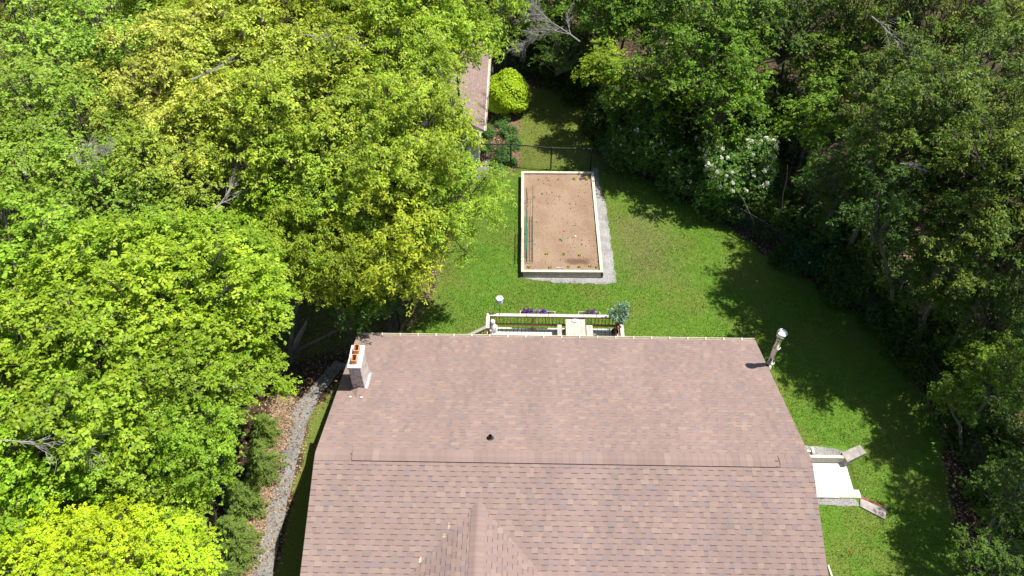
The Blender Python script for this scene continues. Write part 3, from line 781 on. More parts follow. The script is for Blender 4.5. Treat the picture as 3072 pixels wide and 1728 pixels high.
# the damp dug patch near the house end
nn_ = noise(6, 4, .6)
def band(src, lo, hi, soft):
    a = N.new('ShaderNodeMapRange'); a.inputs['From Min'].default_value = lo-soft; a.inputs['From Max'].default_value = lo+soft; L.new(src, a.inputs['Value'])
    b = N.new('ShaderNodeMapRange'); b.inputs['From Min'].default_value = hi+soft; b.inputs['From Max'].default_value = hi-soft; L.new(src, b.inputs['Value'])
    return math_('MULTIPLY', a.outputs['Result'], b.outputs['Result'])
xx = math_('ADD', sxy.outputs['X'], math_('MULTIPLY', math_('SUBTRACT', nn_.outputs['Fac'], .5), .35)); yy = math_('ADD', sxy.outputs['Y'], math_('MULTIPLY', math_('SUBTRACT', nn_.outputs['Fac'], .5), .3))
pf = math_('MULTIPLY', band(xx, 1.95, 2.95, .12), band(yy, .55, .88, .07))
dk = N.new('ShaderNodeRGB'); dk.outputs[0].default_value = (.105, .060, .042, 1)
fin = mixc(math_('MULTIPLY', pf, .8), mu.outputs['Vector'], dk.outputs[0])
L.new(fin, p.inputs['Base Color']); p.inputs['Roughness'].default_value = .95; p.inputs['Specular IOR Level'].default_value = .1
bp = N.new('ShaderNodeBump'); bp.inputs['Strength'].default_value = .8; bp.inputs['Distance'].default_value = .03; L.new(fine.outputs['Fac'], bp.inputs['Height']); L.new(bp.outputs['Normal'], p.inputs['Normal'])
soil_o = mb.build('soil', M_soil, bed, smooth=True)
# clods
r = np.random.default_rng(8); n = 900; mbx = MB()
for i in range(n):
    x = r.uniform(tk, bw-tk); y = r.uniform(tk, bl-tk); s = r.uniform(.006, .02) if r.random() < .93 else r.uniform(.02, .035); g = r.uniform(.5, 1.5)
    c = (.24*g, .16*g, .105*g); a = r.uniform(0, 6)
    M_ = Matrix.Translation((x, y, .262)) @ Matrix.Rotation(a, 4, 'Z') @ Matrix.Rotation(r.uniform(-.5, .5), 4, 'X')
    mbx.box(-s, -s*.8, -s*.3, s, s*.8, s*.9, M=M_, col=c, taper=s*.35)
cl = mbx.build('clods', attr_mat('soil_clod', .95, .1, .15), bed, attr=True); cl['kind'] = 'stuff'
# seedlings
M_leaf = attr_mat('leaf', .50, .25, .06, 30, trans=.40, objtint=True)
def leafball(n, R, H, ll, lw, col, seed, z0=0.0, up=.5, colvar=.3):
    r = np.random.default_rng(seed); a = r.uniform(0, 6.283, n); q = r.uniform(0, 1, n)**.5
    P = np.stack([np.cos(a)*q*R, np.sin(a)*q*R, z0+r.uniform(.2, 1, n)*H], 1)
    d = unit(np.stack([np.cos(a), np.sin(a), r.uniform(-.3, .9, n)*up*2], 1)); s = unit(np.cross(d, np.array([0, 0, 1.0]))+r.normal(0, .2, (n, 3)))
    l = (ll*r.uniform(.7, 1.3, n))[:, None]; w_ = (lw*r.uniform(.7, 1.3, n))[:, None]
    V = np.stack([P, P+d*l*.5+s*w_, P+d*l, P+d*l*.5-s*w_], 1)
    C = np.array(col)[None, :]*r.uniform(1-colvar, 1+colvar, (n, 1))
    return V, C
V, C = leafball(16, .03, .07, .07, .022, (.30, .36, .05), 1)
seed_me = quads_mesh('seedling', V, C); seed_me.materials.append(M_leaf)
V2, C2 = leafball(12, .02, .04, .04, .014, (.13, .14, .06), 2); seed_me2 = quads_mesh('seedling_small', V2, C2); seed_me2.materials.append(M_leaf)
SEED = [(8.21, 12.10), (8.79, 12.08), (6.82, 6.96), (7.56, 6.96), (8.24, 6.9), (6.05, 6.15), (6.95, 6.13), (7.74, 6.17), (8.19, 6.2), (8.67, 6.23), (8.95, 6.2), (6.47, 12.0), (6.95, 11.95), (7.41, 12.02), (7.45, 10.77), (7.91, 10.28), (6.27, 10.71), (6.63, 10.95)]
where = ['at the far right end of the soil', 'in the far right corner of the soil', 'left in the second row from the house', 'middle in the second row from the house', 'right in the second row from the house',
 'in the near left corner of the soil', 'second from the left in the row nearest the house', 'third from the left in the row nearest the house', 'fourth from the left in the row nearest the house', 'beside the damp dug patch, fifth in the nearest row', 'in the near right corner of the soil',
 'at the far left corner of the soil', 'second from the left in the farthest row', 'third from the left in the farthest row', 'in the middle of the soil', 'right of the middle of the soil', 'beside the far end of the green netting', 'just right of the far end of the netting']
for i, ((x, y), wh) in enumerate(zip(SEED, where)):
    o = bpy.data.objects.new('seedling', seed_me if i < 11 else seed_me2); COL.objects.link(o); o.location = (x, y, .262); o.rotation_euler = (0, 0, i*1.7); o.scale = (1.25,)*3 if i < 2 else (1, 1, 1)
    set_tags(o, ('yellow-green' if i < 11 else 'tiny dark')+' seedling '+wh, 'seedling', 'seedlings in the raised bed')
V, C = leafball(18, .05, .08, .07, .02, (.20, .30, .24), 5); o = link_mesh('seedling', quads_mesh('seedling_blue', V, C), M_leaf, loc=(7.47, 7.85, .262)); set_tags(o, 'bluish leafy seedling alone in the lower middle of the soil', 'seedling', 'seedlings in the raised bed')
mb = MB(); mb.lathe([(.001, .05), (.03, .045), (.045, .02), (.04, -.01)], (0, 0, 0), 9, sx=1.2); set_tags(mb.build('stone', mat('pale_stone', (.62, .60, .55), .8, .1, 20), loc=(8.08, 8.08, .265)), 'small pale stone lying on the brown soil', 'stone')
mb = MB(); pts = [(math.cos(a)*.16, math.sin(a)*.05, .02+.015*math.sin(3*a)) for a in np.linspace(0.2, 3.3, 14)]; mb.tube(pts, .009, 6)
mb.tube([(x*.8, y*.7-.02, z+.02) for x, y, z in pts], .008, 6); set_tags(mb.build('hose_piece', mat('pale_hose', (.5, .52, .48), .5, .1, 20), loc=(7.35, 6.08, .262)), 'short pale curl of hose at the near edge of the soil', 'hose')
# garden netting frames
M_green = mat('green_coated_wire', (.012, .20, .105), .4, .15, 20); M_dwire = mat('dark_net_wire', (.03, .045, .035), .5, .2, 20)
def netting(x, y0, y1, label, lean, dense0, dense1):
    f = empty('garden_netting', (x, y0, .26), label=label, cat='netting', group='green netting rows in the raised bed')
    L_ = y1-y0; H = .92
    for q in (0, .34, .66, 1.0):
        mb = MB(); mb.tube([(0, q*L_, -.1), (lean*.5, q*L_, H*.5), (lean, q*L_, H+.04)], .011, 6); mb.build('stake', M_green, f)
    mb = MB(); mb.tube([(lean, 0, H), (lean, L_*.5, H-.02), (lean, L_, H)], .007, 5)
    for z in (.25, .5, .72): mb.tube([(lean*z/H, 0, z), (lean*z/H, L_, z+.01)], .0035, 4)
    mb.tube([(lean, L_, H), (lean*.8, L_+.18, H*.8), (lean*.3, L_+.22, H*.4), (0, L_+.2, 0)], .006, 5)
    mb.build('wire', M_dwire, f)
    mb = MB(); k = dense0
    while k < dense1:
        mb.tube([(0, k*L_, 0), (lean, k*L_+.02, H)], .006, 4); k += .022
    for z in (.1, .35, .62, .86): mb.tube([(lean*z/H, dense0*L_, z), (lean*z/H, dense1*L_, z)], .014, 5)
    mb.build('mesh', M_green, f)
netting(5.95, 6.45, 10.3, 'green wire netting row nearest the left timber of the raised bed', -.06, .05, .55)
netting(6.20, 6.40, 10.4, 'taller green wire netting row on the soil side, with a looped far end', -.02, .02, .75)

# ================================================================== DECK
M_deck = mat('weathered_deck_board', (.60, .57, .49), .85, .22, 4, bump=.2, stretch=(6, .6, 1))
M_rail = mat('weathered_rail_cap', (.44, .41, .37), .85, .14, 6, stretch=(1, 4, 1))
M_wood = mat('reddish_stained_wood', (.26, .13, .065), .75, .25, 8, stretch=(3, 3, .5))
M_oldwood = mat('golden_treated_wood', (.34, .22, .10), .75, .25, 8, stretch=(3, 3, .5))
DZ, RT = .87, 1.72
dk0, dk1, dky = 4.45, 9.52, 2.22
deck = empty('deck', ((dk0+dk1)/2, 1.0, 0), label='raised wooden deck with railing behind the house eave', cat='deck')
dl_ = (-(dk0+dk1)/2, -1.0, 0)
def dpart(mb, name, m, parent=None, **k):
    o = mb.build(name, m, parent or deck, **k)
    if parent is None: o.location = dl_
    return o
mb = MB(); x = dk0-.03; i = 0; rb = random.Random(4)
while x < dk1+.03:
    w_ = min(.134, dk1+.03-x); mb.box(x, -.44, DZ-.038, x+w_, dky+.03+rb.uniform(0, .01), DZ+rb.uniform(-.002, .002)); x += .148; i += 1
dpart(mb, 'deck_boards', M_deck)
mb = MB(); mb.box(dk0, -.44, DZ-.24, dk0+.04, dky, DZ-.04); mb.box(dk1-.04, -.44, DZ-.24, dk1, dky, DZ-.04); mb.box(dk0+.041, dky-.04, DZ-.24, dk1-.041, dky, DZ-.04)
for x in (6.0, 7.8): mb.box(x, -.44, DZ-.22, x+.04, dky-.05, DZ-.042)
dpart(mb, 'joists', M_oldwood)
for x in (dk0+.05, 6.15, 7.9, dk1-.15):
    mb = MB(); mb.box(x, dky-.14, -.1, x+.09, dky-.045, DZ-.25); dpart(mb, 'leg', M_oldwood)
for x, y in ((dk0+.02, dky-.09), (6.14, dky-.09), (7.87, dky-.09), (dk1-.11, dky-.09), (dk0+.02, 1.52), (dk1-.11, .2), (dk1-.11, 1.2)):
    mb = MB(); mb.box(x, y, DZ+.003, x+.089, y+.089, RT-.04); dpart(mb, 'post', M_wood)
mb = MB(); mb.box(dk0-.03, dky-.12, RT-.038, dk1+.06, dky+.02, RT); dpart(mb, 'rail_cap', M_rail, bevel=.004)
mb = MB(); mb.box(dk0-.045, 1.5, RT-.038, dk0+.095, dky-.122, RT); dpart(mb, 'rail_cap', M_rail, bevel=.004)
mb = MB(); mb.box(dk1-.075, -.42, RT-.038, dk1+.065, dky-.122, RT); dpart(mb, 'rail_cap', M_rail, bevel=.004)
mb = MB()
mb.box(dk0+.11, dky-.075, RT-.13, dk1-.11, dky-.037, RT-.04); mb.box(dk0+.11, dky-.075, DZ+.25, dk1-.11, dky-.037, DZ+.34)
mb.box(dk1-.075, -.42, RT-.13, dk1-.037, dky-.1, RT-.04); mb.box(dk1-.075, -.42, DZ+.25, dk1-.037, dky-.1, DZ+.34)
mb.box(dk0+.037, 1.62, RT-.13, dk0+.075, dky-.1, RT-.04); mb.box(dk0+.037, 1.62, DZ+.25, dk0+.075, dky-.1, DZ+.34)
dpart(mb, 'rails', M_wood)
x = dk0+.2
while x < dk1-.15:
    mb = MB(); mb.box(x-.013, dky-.036, DZ+.21, x+.013, dky-.010, RT-.045); dpart(mb, 'baluster', M_wood); x += .135
y = -.3
while y < dky-.2:
    mb = MB(); mb.box(dk1-.036, y-.016, DZ+.10, dk1-.006, y+.016, RT-.045); dpart(mb, 'baluster', M_wood); y += .135
# stairs going down to the left
mb = MB()
for k in range(4):
    zt_ = DZ-.175*(k+1)+.0; xs = dk0-.04-.26*(k+1)
    mb.box(xs, .35, zt_-.04, xs+.27, 1.48, zt_)
dpart(mb, 'stair_treads', M_deck)
mb = MB()
for y in (.33, 1.5): mb.beam((dk0-.02, y, DZ-.16), (dk0-1.15, y, .04), .04, .22)
dpart(mb, 'stringers', M_oldwood)
mb = MB(); mb.beam((dk0+.0, 1.56, RT-.005), (3.47, 1.50, 1.06), .14, .036); dpart(mb, 'rail_cap', M_rail)
mb = MB(); mb.beam((dk0+.0, 1.53, RT-.08), (3.5, 1.50, 1.00), .036, .09); mb.beam((dk0+.0, 1.53, DZ+.12), (3.5, 1.50, .20), .036, .09); dpart(mb, 'rails', M_oldwood)
for k in range(7):
    x = dk0-.12-k*.135; zz = RT-.12-(dk0-x)*.69
    mb = MB(); mb.box(x-.018, 1.47, zz-.72, x+.018, 1.505, zz); dpart(mb, 'baluster', M_oldwood)
mb = MB(); mb.box(3.44, 1.46, -.05, 3.53, 1.55, 1.04); dpart(mb, 'post', M_oldwood)
# picnic table
tb = empty('picnic_table', (7.79, 1.1, DZ), label='weathered pale picnic table on the deck with a white dish on it', cat='picnic table')
M_table = mat('silvered_table_board', (.40, .365, .32), .85, .2, 5, bump=.2, stretch=(5, .5, 1))
mb = MB()
for k in range(5): mb.box(-.37+k*.148, -1.0, .70, -.37+k*.148+.1465, 1.04+(.006*(k % 2)), .738)
mb.build('tabletop', M_table, tb)
for s, x0, x1 in ((-1, -.67, -.49), (1, .43, .68)):
    mb = MB(); h_ = (x1-x0)/2
    for k in range(2): mb.box(x0+k*h_+.002, -1.0, .39, x0+(k+1)*h_-.002, 1.05-.01*k, .428)
    mb.build('bench', M_table, tb)
for y in (-.7, .72):
    mb = MB(); mb.beam((-.68, y, .34), (.68, y, .34), .04, .09); mb.beam((-.34, y, .66), (.34, y, .66), .04, .07); mb.build('crossbar', M_oldwood, tb)
    for s in (-1, 1):
        mb = MB(); mb.beam((s*.56, y+.045, .003), (s*.20, y+.045, .69), .04, .09); mb.build('leg', M_oldwood, tb)
mb = MB(); mb.lathe([(.001, .006), (.09, .006), (.125, .035), (.118, .037), (.085, .014), (.001, .012)], (0, 0, 0), 24, sx=1.0, sy=.62)
set_tags(mb.build('dish', mat('white_ceramic', (.82, .80, .76), .3, .03, 4), loc=(7.78, 2.0, DZ+.739), smooth=True), 'white oval dish on the far end of the picnic table', 'dish')
# statue
st = MB()
st.lathe([(.001, 0), (.15, 0), (.16, .05), (.145, .12), (.165, .2), (.15, .32), (.125, .44), (.115, .52), (.10, .60), (.06, .655), (.045, .68)], (0, 0, 0), 18, sx=1.0, sy=.9)
st.lathe([(.045, .675), (.07, .71), (.082, .76), (.078, .80), (.05, .845), (.001, .86)], (0, 0, 0), 16)
for s in (-1, 1): st.tube([(s*.10, 0, .58), (s*.145, -.05, .47), (s*.06, -.13, .42)], [.045, .042, .032], 8)
st.tube([(.0, -.09, .30), (.03, -.15, .26), (.0, -.16, .12)], [.06, .07, .05], 8)
st.v = [(x*1.12, y*1.12, z*1.12) for x, y, z in st.v]
statue = st.build('garden_statue', mat('white_plaster', (.74, .74, .76), .7, .08, 8), loc=(4.66, 1.80, DZ+.003), smooth=True)
set_tags(statue, 'white standing garden statue at the left corner of the deck', 'statue')
# planters on the rail
M_box = mat('white_planter_plastic', (.74, .72, .60), .5, .06, 6)
def planter(x0, x1, label, flowers, seed):
    f = empty('planter_box', ((x0+x1)/2, dky+.135, RT-.25), label=label, cat='planter', group='white planter boxes hung on the deck rail')
    w_ = (x1-x0)/2; mb = MB(); a, b = -.105, .105
    for q in ((-w_, a, w_, a+.014), (-w_, b-.014, w_, b), (-w_, a+.015, -w_+.014, b-.015), (w_-.014, a+.015, w_, b-.015)): mb.box(q[0], q[1], 0, q[2], q[3], .16)
    mb.box(-w_+.015, a+.015, 0, w_-.015, b-.015, .02); mb.build('box', M_box, f)
    mb = MB(); mb.box(-w_+.015, a+.015, .021, w_-.015, b-.015, .125); mb.build('soil', mat('potting_soil', (.06, .045, .035), .9, .3, 30), f)
    mb = MB()
    for x in (-w_*.62, w_*.62): mb.tube([(x, -.095, .02), (x, -.115, .16), (x, -.12, .262), (x, -.245, .262), (x, -.27, .20)], .005, 5)
    mb.build('bracket', M_fence, f)
    r = np.random.default_rng(seed); Vs = []; Cs = []
    n = int((x1-x0)*170); P = np.stack([r.uniform(-w_*.93, w_*.9, n), r.uniform(-.08, .08, n), .13+r.uniform(0, .08, n)], 1); d = unit(np.stack([r.normal(0, 1, n), r.normal(0, 1, n), r.uniform(.1, 1, n)], 1)); s = unit(np.cross(d, [0, 0, 1.0])); l = r.uniform(.03, .07, (n, 1))
    Vf = np.stack([P, P+d*l*.5+s*l*.28, P+d*l, P+d*l*.5-s*l*.28], 1); gg = r.uniform(0, 1, (n, 1)); Cf = np.array((.05, .09, .03))*(1-gg)+np.array((.30, .33, .14))*gg
    link_mesh('foliage', quads_mesh('planter_foliage', Vf, Cf), M_leaf, f)
    for (fx_, fw, cc) in flowers:
        n = 60; P = np.stack([fx_+r.normal(0, fw*.5, n), r.normal(.04, .05, n), .2+r.uniform(-.02, .10, n)], 1); nn = unit(r.normal(0, .6, (n, 3))+[0, -.3, 1]); u_ = unit(np.cross(nn, [1, 0, 0.1])); v_ = np.cross(nn, u_); s = r.uniform(.018, .032, (n, 1))
        V_ = np.stack([P-u_*s, P-v_*s, P+u_*s, P+v_*s], 1); C_ = np.array(cc)*r.uniform(.5, 1.5, (n, 1))
        link_mesh('flower', quads_mesh('petunia', V_, C_), M_leaf, f)
    return f
PUR, LAV = (.15, .035, .26), (.24, .21, .38)
planter(5.69, 7.03, 'longer white planter box with purple and lilac petunias on the rail', [(-.50, .09, PUR), (-.24, .09, PUR), (.0, .06, LAV), (.20, .07, PUR), (.30, .05, LAV), (-.38, .05, (.1, .03, .16))], 3)
planter(7.93, 8.75, 'shorter white planter box with one purple flower clump near the potted tree', [(.12, .07, PUR), (-.08, .07, (.12, .08, .13))], 4)
# bird feeder
bfe = empty('bird_feeder', (4.915, 2.31, RT), label='white hexagonal bird feeder on a thin pole at the deck rail', cat='bird feeder')
mb = MB(); mb.tube([(0, -.03, 0), (0, .03, .10), (0, .03, .55)], .010, 8); mb.tube([(-.01, -.16, .012), (.01, .02, .012)], .008, 6); mb.build('pole', M_fence, bfe)
mb = MB(); mb.lathe([(.001, .46), (.10, .46), (.125, .50), (.125, .72)], (0, .03, 0), 6); mb.build('body', mat('pale_blue_plastic', (.42, .52, .60), .3, .05, 5), bfe)
mb = MB(); mb.lathe([(.12, .72), (.150, .725), (.148, .745), (.03, .775), (.001, .775)], (0, .03, 0), 6); mb.build('roof', mat('white_plastic', (.56, .66, .70), .4, .03, 5), bfe)
# potted tree
pt = empty('potted_tree', (9.33, 1.93, DZ), label='artificial-looking blue-green leafy tree in a dark pot at the deck corner', cat='potted tree')
mb = MB(); mb.lathe([(.001, 0), (.10, 0), (.135, .22), (.145, .22), (.145, .25), (.12, .25), (.12, .21), (.001, .21)], (0, 0, 0), 18); mb.build('pot', mat('dark_brown_pot', (.07, .035, .025), .5, .2, 8), pt)
mb = MB()
for a in range(3):
    mb.tube([(.02*math.cos(a*2.1), .02*math.sin(a*2.1), .2), (.04*math.cos(a*2.1+1), .04*math.sin(a*2.1+1), .5), (.03*math.cos(a*2.1+3), .03*math.sin(a*2.1+3), .8), (.10*math.cos(a*2.1+3), .10*math.sin(a*2.1+3), 1.2)], [.022, .018, .016, .008], 7)
mb.build('trunk', mat('brown_twisted_stem', (.16, .09, .06), .8, .2, 20), pt)
r = np.random.default_rng(12)
nb_ = 42; bd_ = unit(r.normal(0, 1, (nb_, 3))+[0, 0, .25]); bl_ = r.uniform(.30, .50, (nb_, 1)); m_ = 34
tt = r.uniform(.35, 1.0, (nb_, m_, 1)); P = (bd_*bl_*np.array([.86, .82, 1.15]))[:, None, :]*tt+r.normal(0, .030, (nb_, m_, 3))+np.array([.08, .02, 1.22]); P = P.reshape(-1, 3); n = len(P)
dd = np.repeat(bd_, m_, axis=0)
d = unit(dd+r.normal(0, .6, (n, 3))+[0, 0, -.1]); s = unit(np.cross(d, r.normal(0, 1, (n, 3)))); l = r.uniform(.06, .11, (n, 1))
V = np.stack([P, P+d*l*.5+s*l*.26, P+d*l, P+d*l*.5-s*l*.26], 1); q = r.random((n, 1)); C = np.array((.08, .20, .14))*(1-q)+np.array((.40, .56, .47))*q
link_mesh('foliage', quads_mesh('potted_foliage', V, C), M_leaf, pt)

# ================================================================== BASEMENT ENTRY
M_pad = mat('pale_concrete_slab', (.58, .57, .54), .85, .16, 2.2, bump=.1)
M_wallc = mat('retaining_concrete', (.46, .42, .36), .9, .15, 6, bump=.2)
mb = MB(); mb.box(13.5, PAD[1], -.40, PAD[2], PAD[3], PAD[4]); set_tags(mb.build('concrete_pad', M_pad, bevel=.01), 'white concrete pad outside the basement door on the right of the house', 'concrete pad')
mb = MB(); mb.box(13.5, -2.818, -.4, 17.33, -2.70, .03); nw = mb.build('retaining_wall', M_wallc, bevel=.008); set_tags(nw, 'low concrete retaining wall on the far side of the basement pad', 'wall', 'retaining walls beside the basement pad')
mb = MB(); mb.box(13.5, -4.34, -.4, 17.33, -4.034, .03); sw = mb.build('retaining_wall', M_wallc, bevel=.008); set_tags(sw, 'low concrete retaining wall on the near side of the basement pad', 'wall', 'retaining walls beside the basement pad')
mb = MB(); mb.box(13.6, -2.60, .02, 16.05, -2.52, .06); mb.box(16.06, -2.70, .02, 16.12, -2.45, .14); set_tags(mb.build('metal_edging', M_trim), 'white metal edging strip on the gravel beside the far retaining wall', 'edging')
mb = MB(); mb.box(13.6, -4.37, .07, 16.56, -4.18, .085); mb.box(13.6, -4.20, .086, 16.56, -4.18, .10); mb.box(16.4, -4.35, -.02, 16.5, -4.2, .07); set_tags(mb.build('white_board', mat('white_painted_board', (.80, .78, .76), .5, .05, 5)), 'white painted board laid along the near retaining wall', 'board')
M_slab = mat('stained_grey_slab', (.27, .245, .225), .9, .3, 5, bump=.2)
def slab(quad, z, label, red=None):
    f = empty('wing_wall', (quad[0][0], quad[0][1], 0), label=label, cat='wing wall', group='wing walls of the basement ramp')
    c = [(x-quad[0][0], y-quad[0][1]) for x, y in quad]
    mb = MB(); lo = [(x, y, -.45) for x, y in c]; hi = [(x, y, z) for x, y in c]
    mb.poly(hi); 
    for i in range(4): mb.poly([lo[i], lo[(i+1) % 4], hi[(i+1) % 4], hi[i]])
    mb.build('slab', M_slab, f)
    if red:
        mb = MB(); a, b = [Vector((q[0]-quad[0][0], q[1]-quad[0][1], -.12)) for q in red]
        n = 6; d = (b-a)/n
        for i in range(n): mb.beam(a+d*i+d*.04, a+d*(i+1)-d*.04, .085, .22)
        mb.build('brick_edging', mat('red_brick', (.24, .065, .05), .85, .25, 12), f)
slab([(17.22, -2.98), (17.98, -2.60), (17.84, -2.28), (17.10, -2.60)], .05, 'grey stained wing wall slab at the far corner of the basement pad')
slab([(17.28, -4.36), (17.18, -4.66), (17.88, -5.12), (18.03, -4.78)], .05, 'grey wing wall slab edged with red brick at the near corner of the pad', ((17.34, -4.28), (18.06, -4.72)))
# marker flags
def flag(x, y, label, rz):
    f = empty('marker_flag', (x, y, 0), rz, label, 'flag', 'orange marker flags in the right lawn')
    mb = MB(); mb.tube([(0, 0, -.02), (.01, 0, .38)], .0025, 5); mb.build('wire', M_fence, f)
    mb = MB(); mb.poly([(.01, 0, .28), (.06, .012, .27), (.10, -.01, .30), (.10, -.005, .37), (.055, .012, .375), (.01, 0, .38)]); mb.poly([(.01, .002, .28), (.01, .002, .38), (.055, .014, .375), (.10, -.003, .37), (.10, -.008, .30), (.06, .014, .27)])
    mb.build('pennant', mat('orange_plastic_film', (.85, .13, .02), .6, .1, 9), f)
flag(16.40, -5.28, 'orange marker flag in the grass nearest the concrete pad', .4)
flag(16.31, -6.42, 'orange marker flag in the grass nearer the bottom edge', 2.2)
mb = MB(); mb.tube([(15.60, -6.72, .03), (15.66, -7.6, .03), (15.68, -9.0, .03)], .032, 8); set_tags(mb.build('drain_pipe', M_trim), 'white pipe lying in the grass beside the right roof edge', 'pipe')

# a little wind-blown debris caught on the front roof slope
for i, (x, y, n_, lab) in enumerate(((3.83, -7.78, 9, 'pale straw debris high in the left valley of the front roof gable'), (3.72, -8.0, 12, 'small pale straw clump just below the other debris in the left roof valley'), (3.12, -8.62, 16, 'largest pale straw clump low in the left roof valley'))):
    mb = MB(); rq = random.Random(i)
    for k in range(n_):
        a = rq.uniform(.5, 1.3); l_ = rq.uniform(.03, .09); px_, py_ = rq.uniform(-.03, .03), rq.uniform(-.05, .05)
        mb.tube([(px_, py_, py_*SL+.02), (px_+math.cos(a)*l_, py_+math.sin(a)*l_, (py_+math.sin(a)*l_)*SL+.025)], .004, 4)
    set_tags(mb.build('straw_debris', mat('pale_straw', (.62, .52, .33), .9, .2, 20), loc=(x, y, RZ+SL*(y+DEP)+.004)), lab, 'straw', 'straw debris on the roof')

# ================================================================== TREES AND SHRUBS
M_bark = mat('grey_bark', (.13, .11, .09), .9, .35, 9, bump=.5, stretch=(1, 1, .25))
M_dead = mat('bleached_dead_wood', (.24, .225, .20), .9, .25, 9, bump=.3)
TINT = dict(aspen=(1, 1, 1), oak=(1, 1, 1))
# per kind: leaf length, leaf width, droop, leaves per rosette, colours, boughs, rosettes per bough
KIND = {
 'aspen': dict(l=0.076, w=0.036, droop=0.26, k=5, c=((0.165, 0.262, 0.022), (0.335, 0.440, 0.058)), nb=46, nr=83, seeds=(1, 2), H=.95, br=(.20, .34)),
 'oak':   dict(l=0.129, w=0.034, droop=0.56, k=6, c=((0.170, 0.250, 0.017), (0.395, 0.450, 0.044)), nb=46, nr=64, seeds=(3, 4), H=.95, br=(.20, .34)),
 'gold':  dict(l=0.129, w=0.034, droop=0.52, k=6, c=((0.225, 0.265, 0.018), (0.530, 0.510, 0.090)), nb=44, nr=64, seeds=(5,), H=.9, br=(.20, .34)),
 'ash':   dict(l=0.142, w=0.031, droop=0.71, k=6, c=((0.165, 0.262, 0.018), (0.370, 0.455, 0.040)), nb=50, nr=64, seeds=(6, 7), H=1.0, br=(.20, .33)),
 'maple': dict(l=0.112, w=0.046, droop=0.34, k=6, c=((0.130, 0.238, 0.011), (0.320, 0.445, 0.034)), nb=46, nr=62, seeds=(8, 9, 10), H=.9, br=(.20, .36)),
 'lime':  dict(l=0.103, w=0.046, droop=0.38, k=6, c=((0.247, 0.367, 0.011), (0.452, 0.567, 0.021)), nb=40, nr=62, seeds=(11,), H=.85, br=(.22, .38)),
 'wood':  dict(l=0.112, w=0.041, droop=0.52, k=6, c=((0.065, 0.160, 0.010), (0.245, 0.395, 0.030)), nb=48, nr=62, seeds=(12, 13), H=1.1, br=(.18, .34)),
 'olive': dict(l=0.125, w=0.031, droop=0.71, k=6, c=((0.032, 0.082, 0.008), (0.195, 0.265, 0.030)), nb=46, nr=62, seeds=(14, 15), H=1.05, br=(.17, .32)),
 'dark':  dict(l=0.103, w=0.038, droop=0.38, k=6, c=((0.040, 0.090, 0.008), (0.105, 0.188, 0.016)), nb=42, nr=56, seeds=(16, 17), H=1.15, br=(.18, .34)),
}
R0 = 2.6
def rosettes(P, out, ll, lw, droop, k, cols, r, tipcol=None):
    n = len(P)
    nrm = unit(out*.38+np.array([0.10, 0, 1.0])+r.normal(0, .26, (n, 3)))
    ref = unit(np.cross(nrm, r.normal(0, 1, (n, 3)))); bi = np.cross(nrm, ref)
    a = (np.arange(k)[None, :]*2*np.pi/k + r.uniform(0, 6.28, (n, 1)) + r.normal(0, .25, (n, k)))
    tdir = ref[:, None, :]*np.cos(a)[..., None] + bi[:, None, :]*np.sin(a)[..., None]
    dr = droop*r.uniform(.3, 1.3, (n, k))[..., None]
    d = unit(tdir + np.array([0, 0, -1.0])*dr + nrm[:, None, :]*.12)
    s = unit(np.cross(d, nrm[:, None, :]+r.normal(0, .25, (n, k, 3))))
    l = (ll*r.uniform(.5, 1.35, (n, k))*r.uniform(.75, 1.2, (n, 1)))[..., None]; w_ = (lw*r.uniform(.7, 1.25, (n, k)))[..., None]
    B = P[:, None, :] + d*l*.12 + r.normal(0, ll*.18, (n, k, 3))
    fold = np.array([0, 0, -1.0])*l*.10
    V = np.stack([B, B+d*l*.45+s*w_+fold*.3, B+d*l+fold, B+d*l*.45-s*w_+fold*.3], 2).reshape(-1, 4, 3)
    t = np.clip(r.beta(1.6, 1.6, (n, 1))+r.normal(0, .18, (n, k)), 0, 1).reshape(-1, 1)
    C = np.array(cols[0])*(1-t)+np.array(cols[1])*t
    C = C*r.uniform(.80, 1.20, (len(C), 1))*(1+r.normal(0, .05, (len(C), 3)))
    return V, C
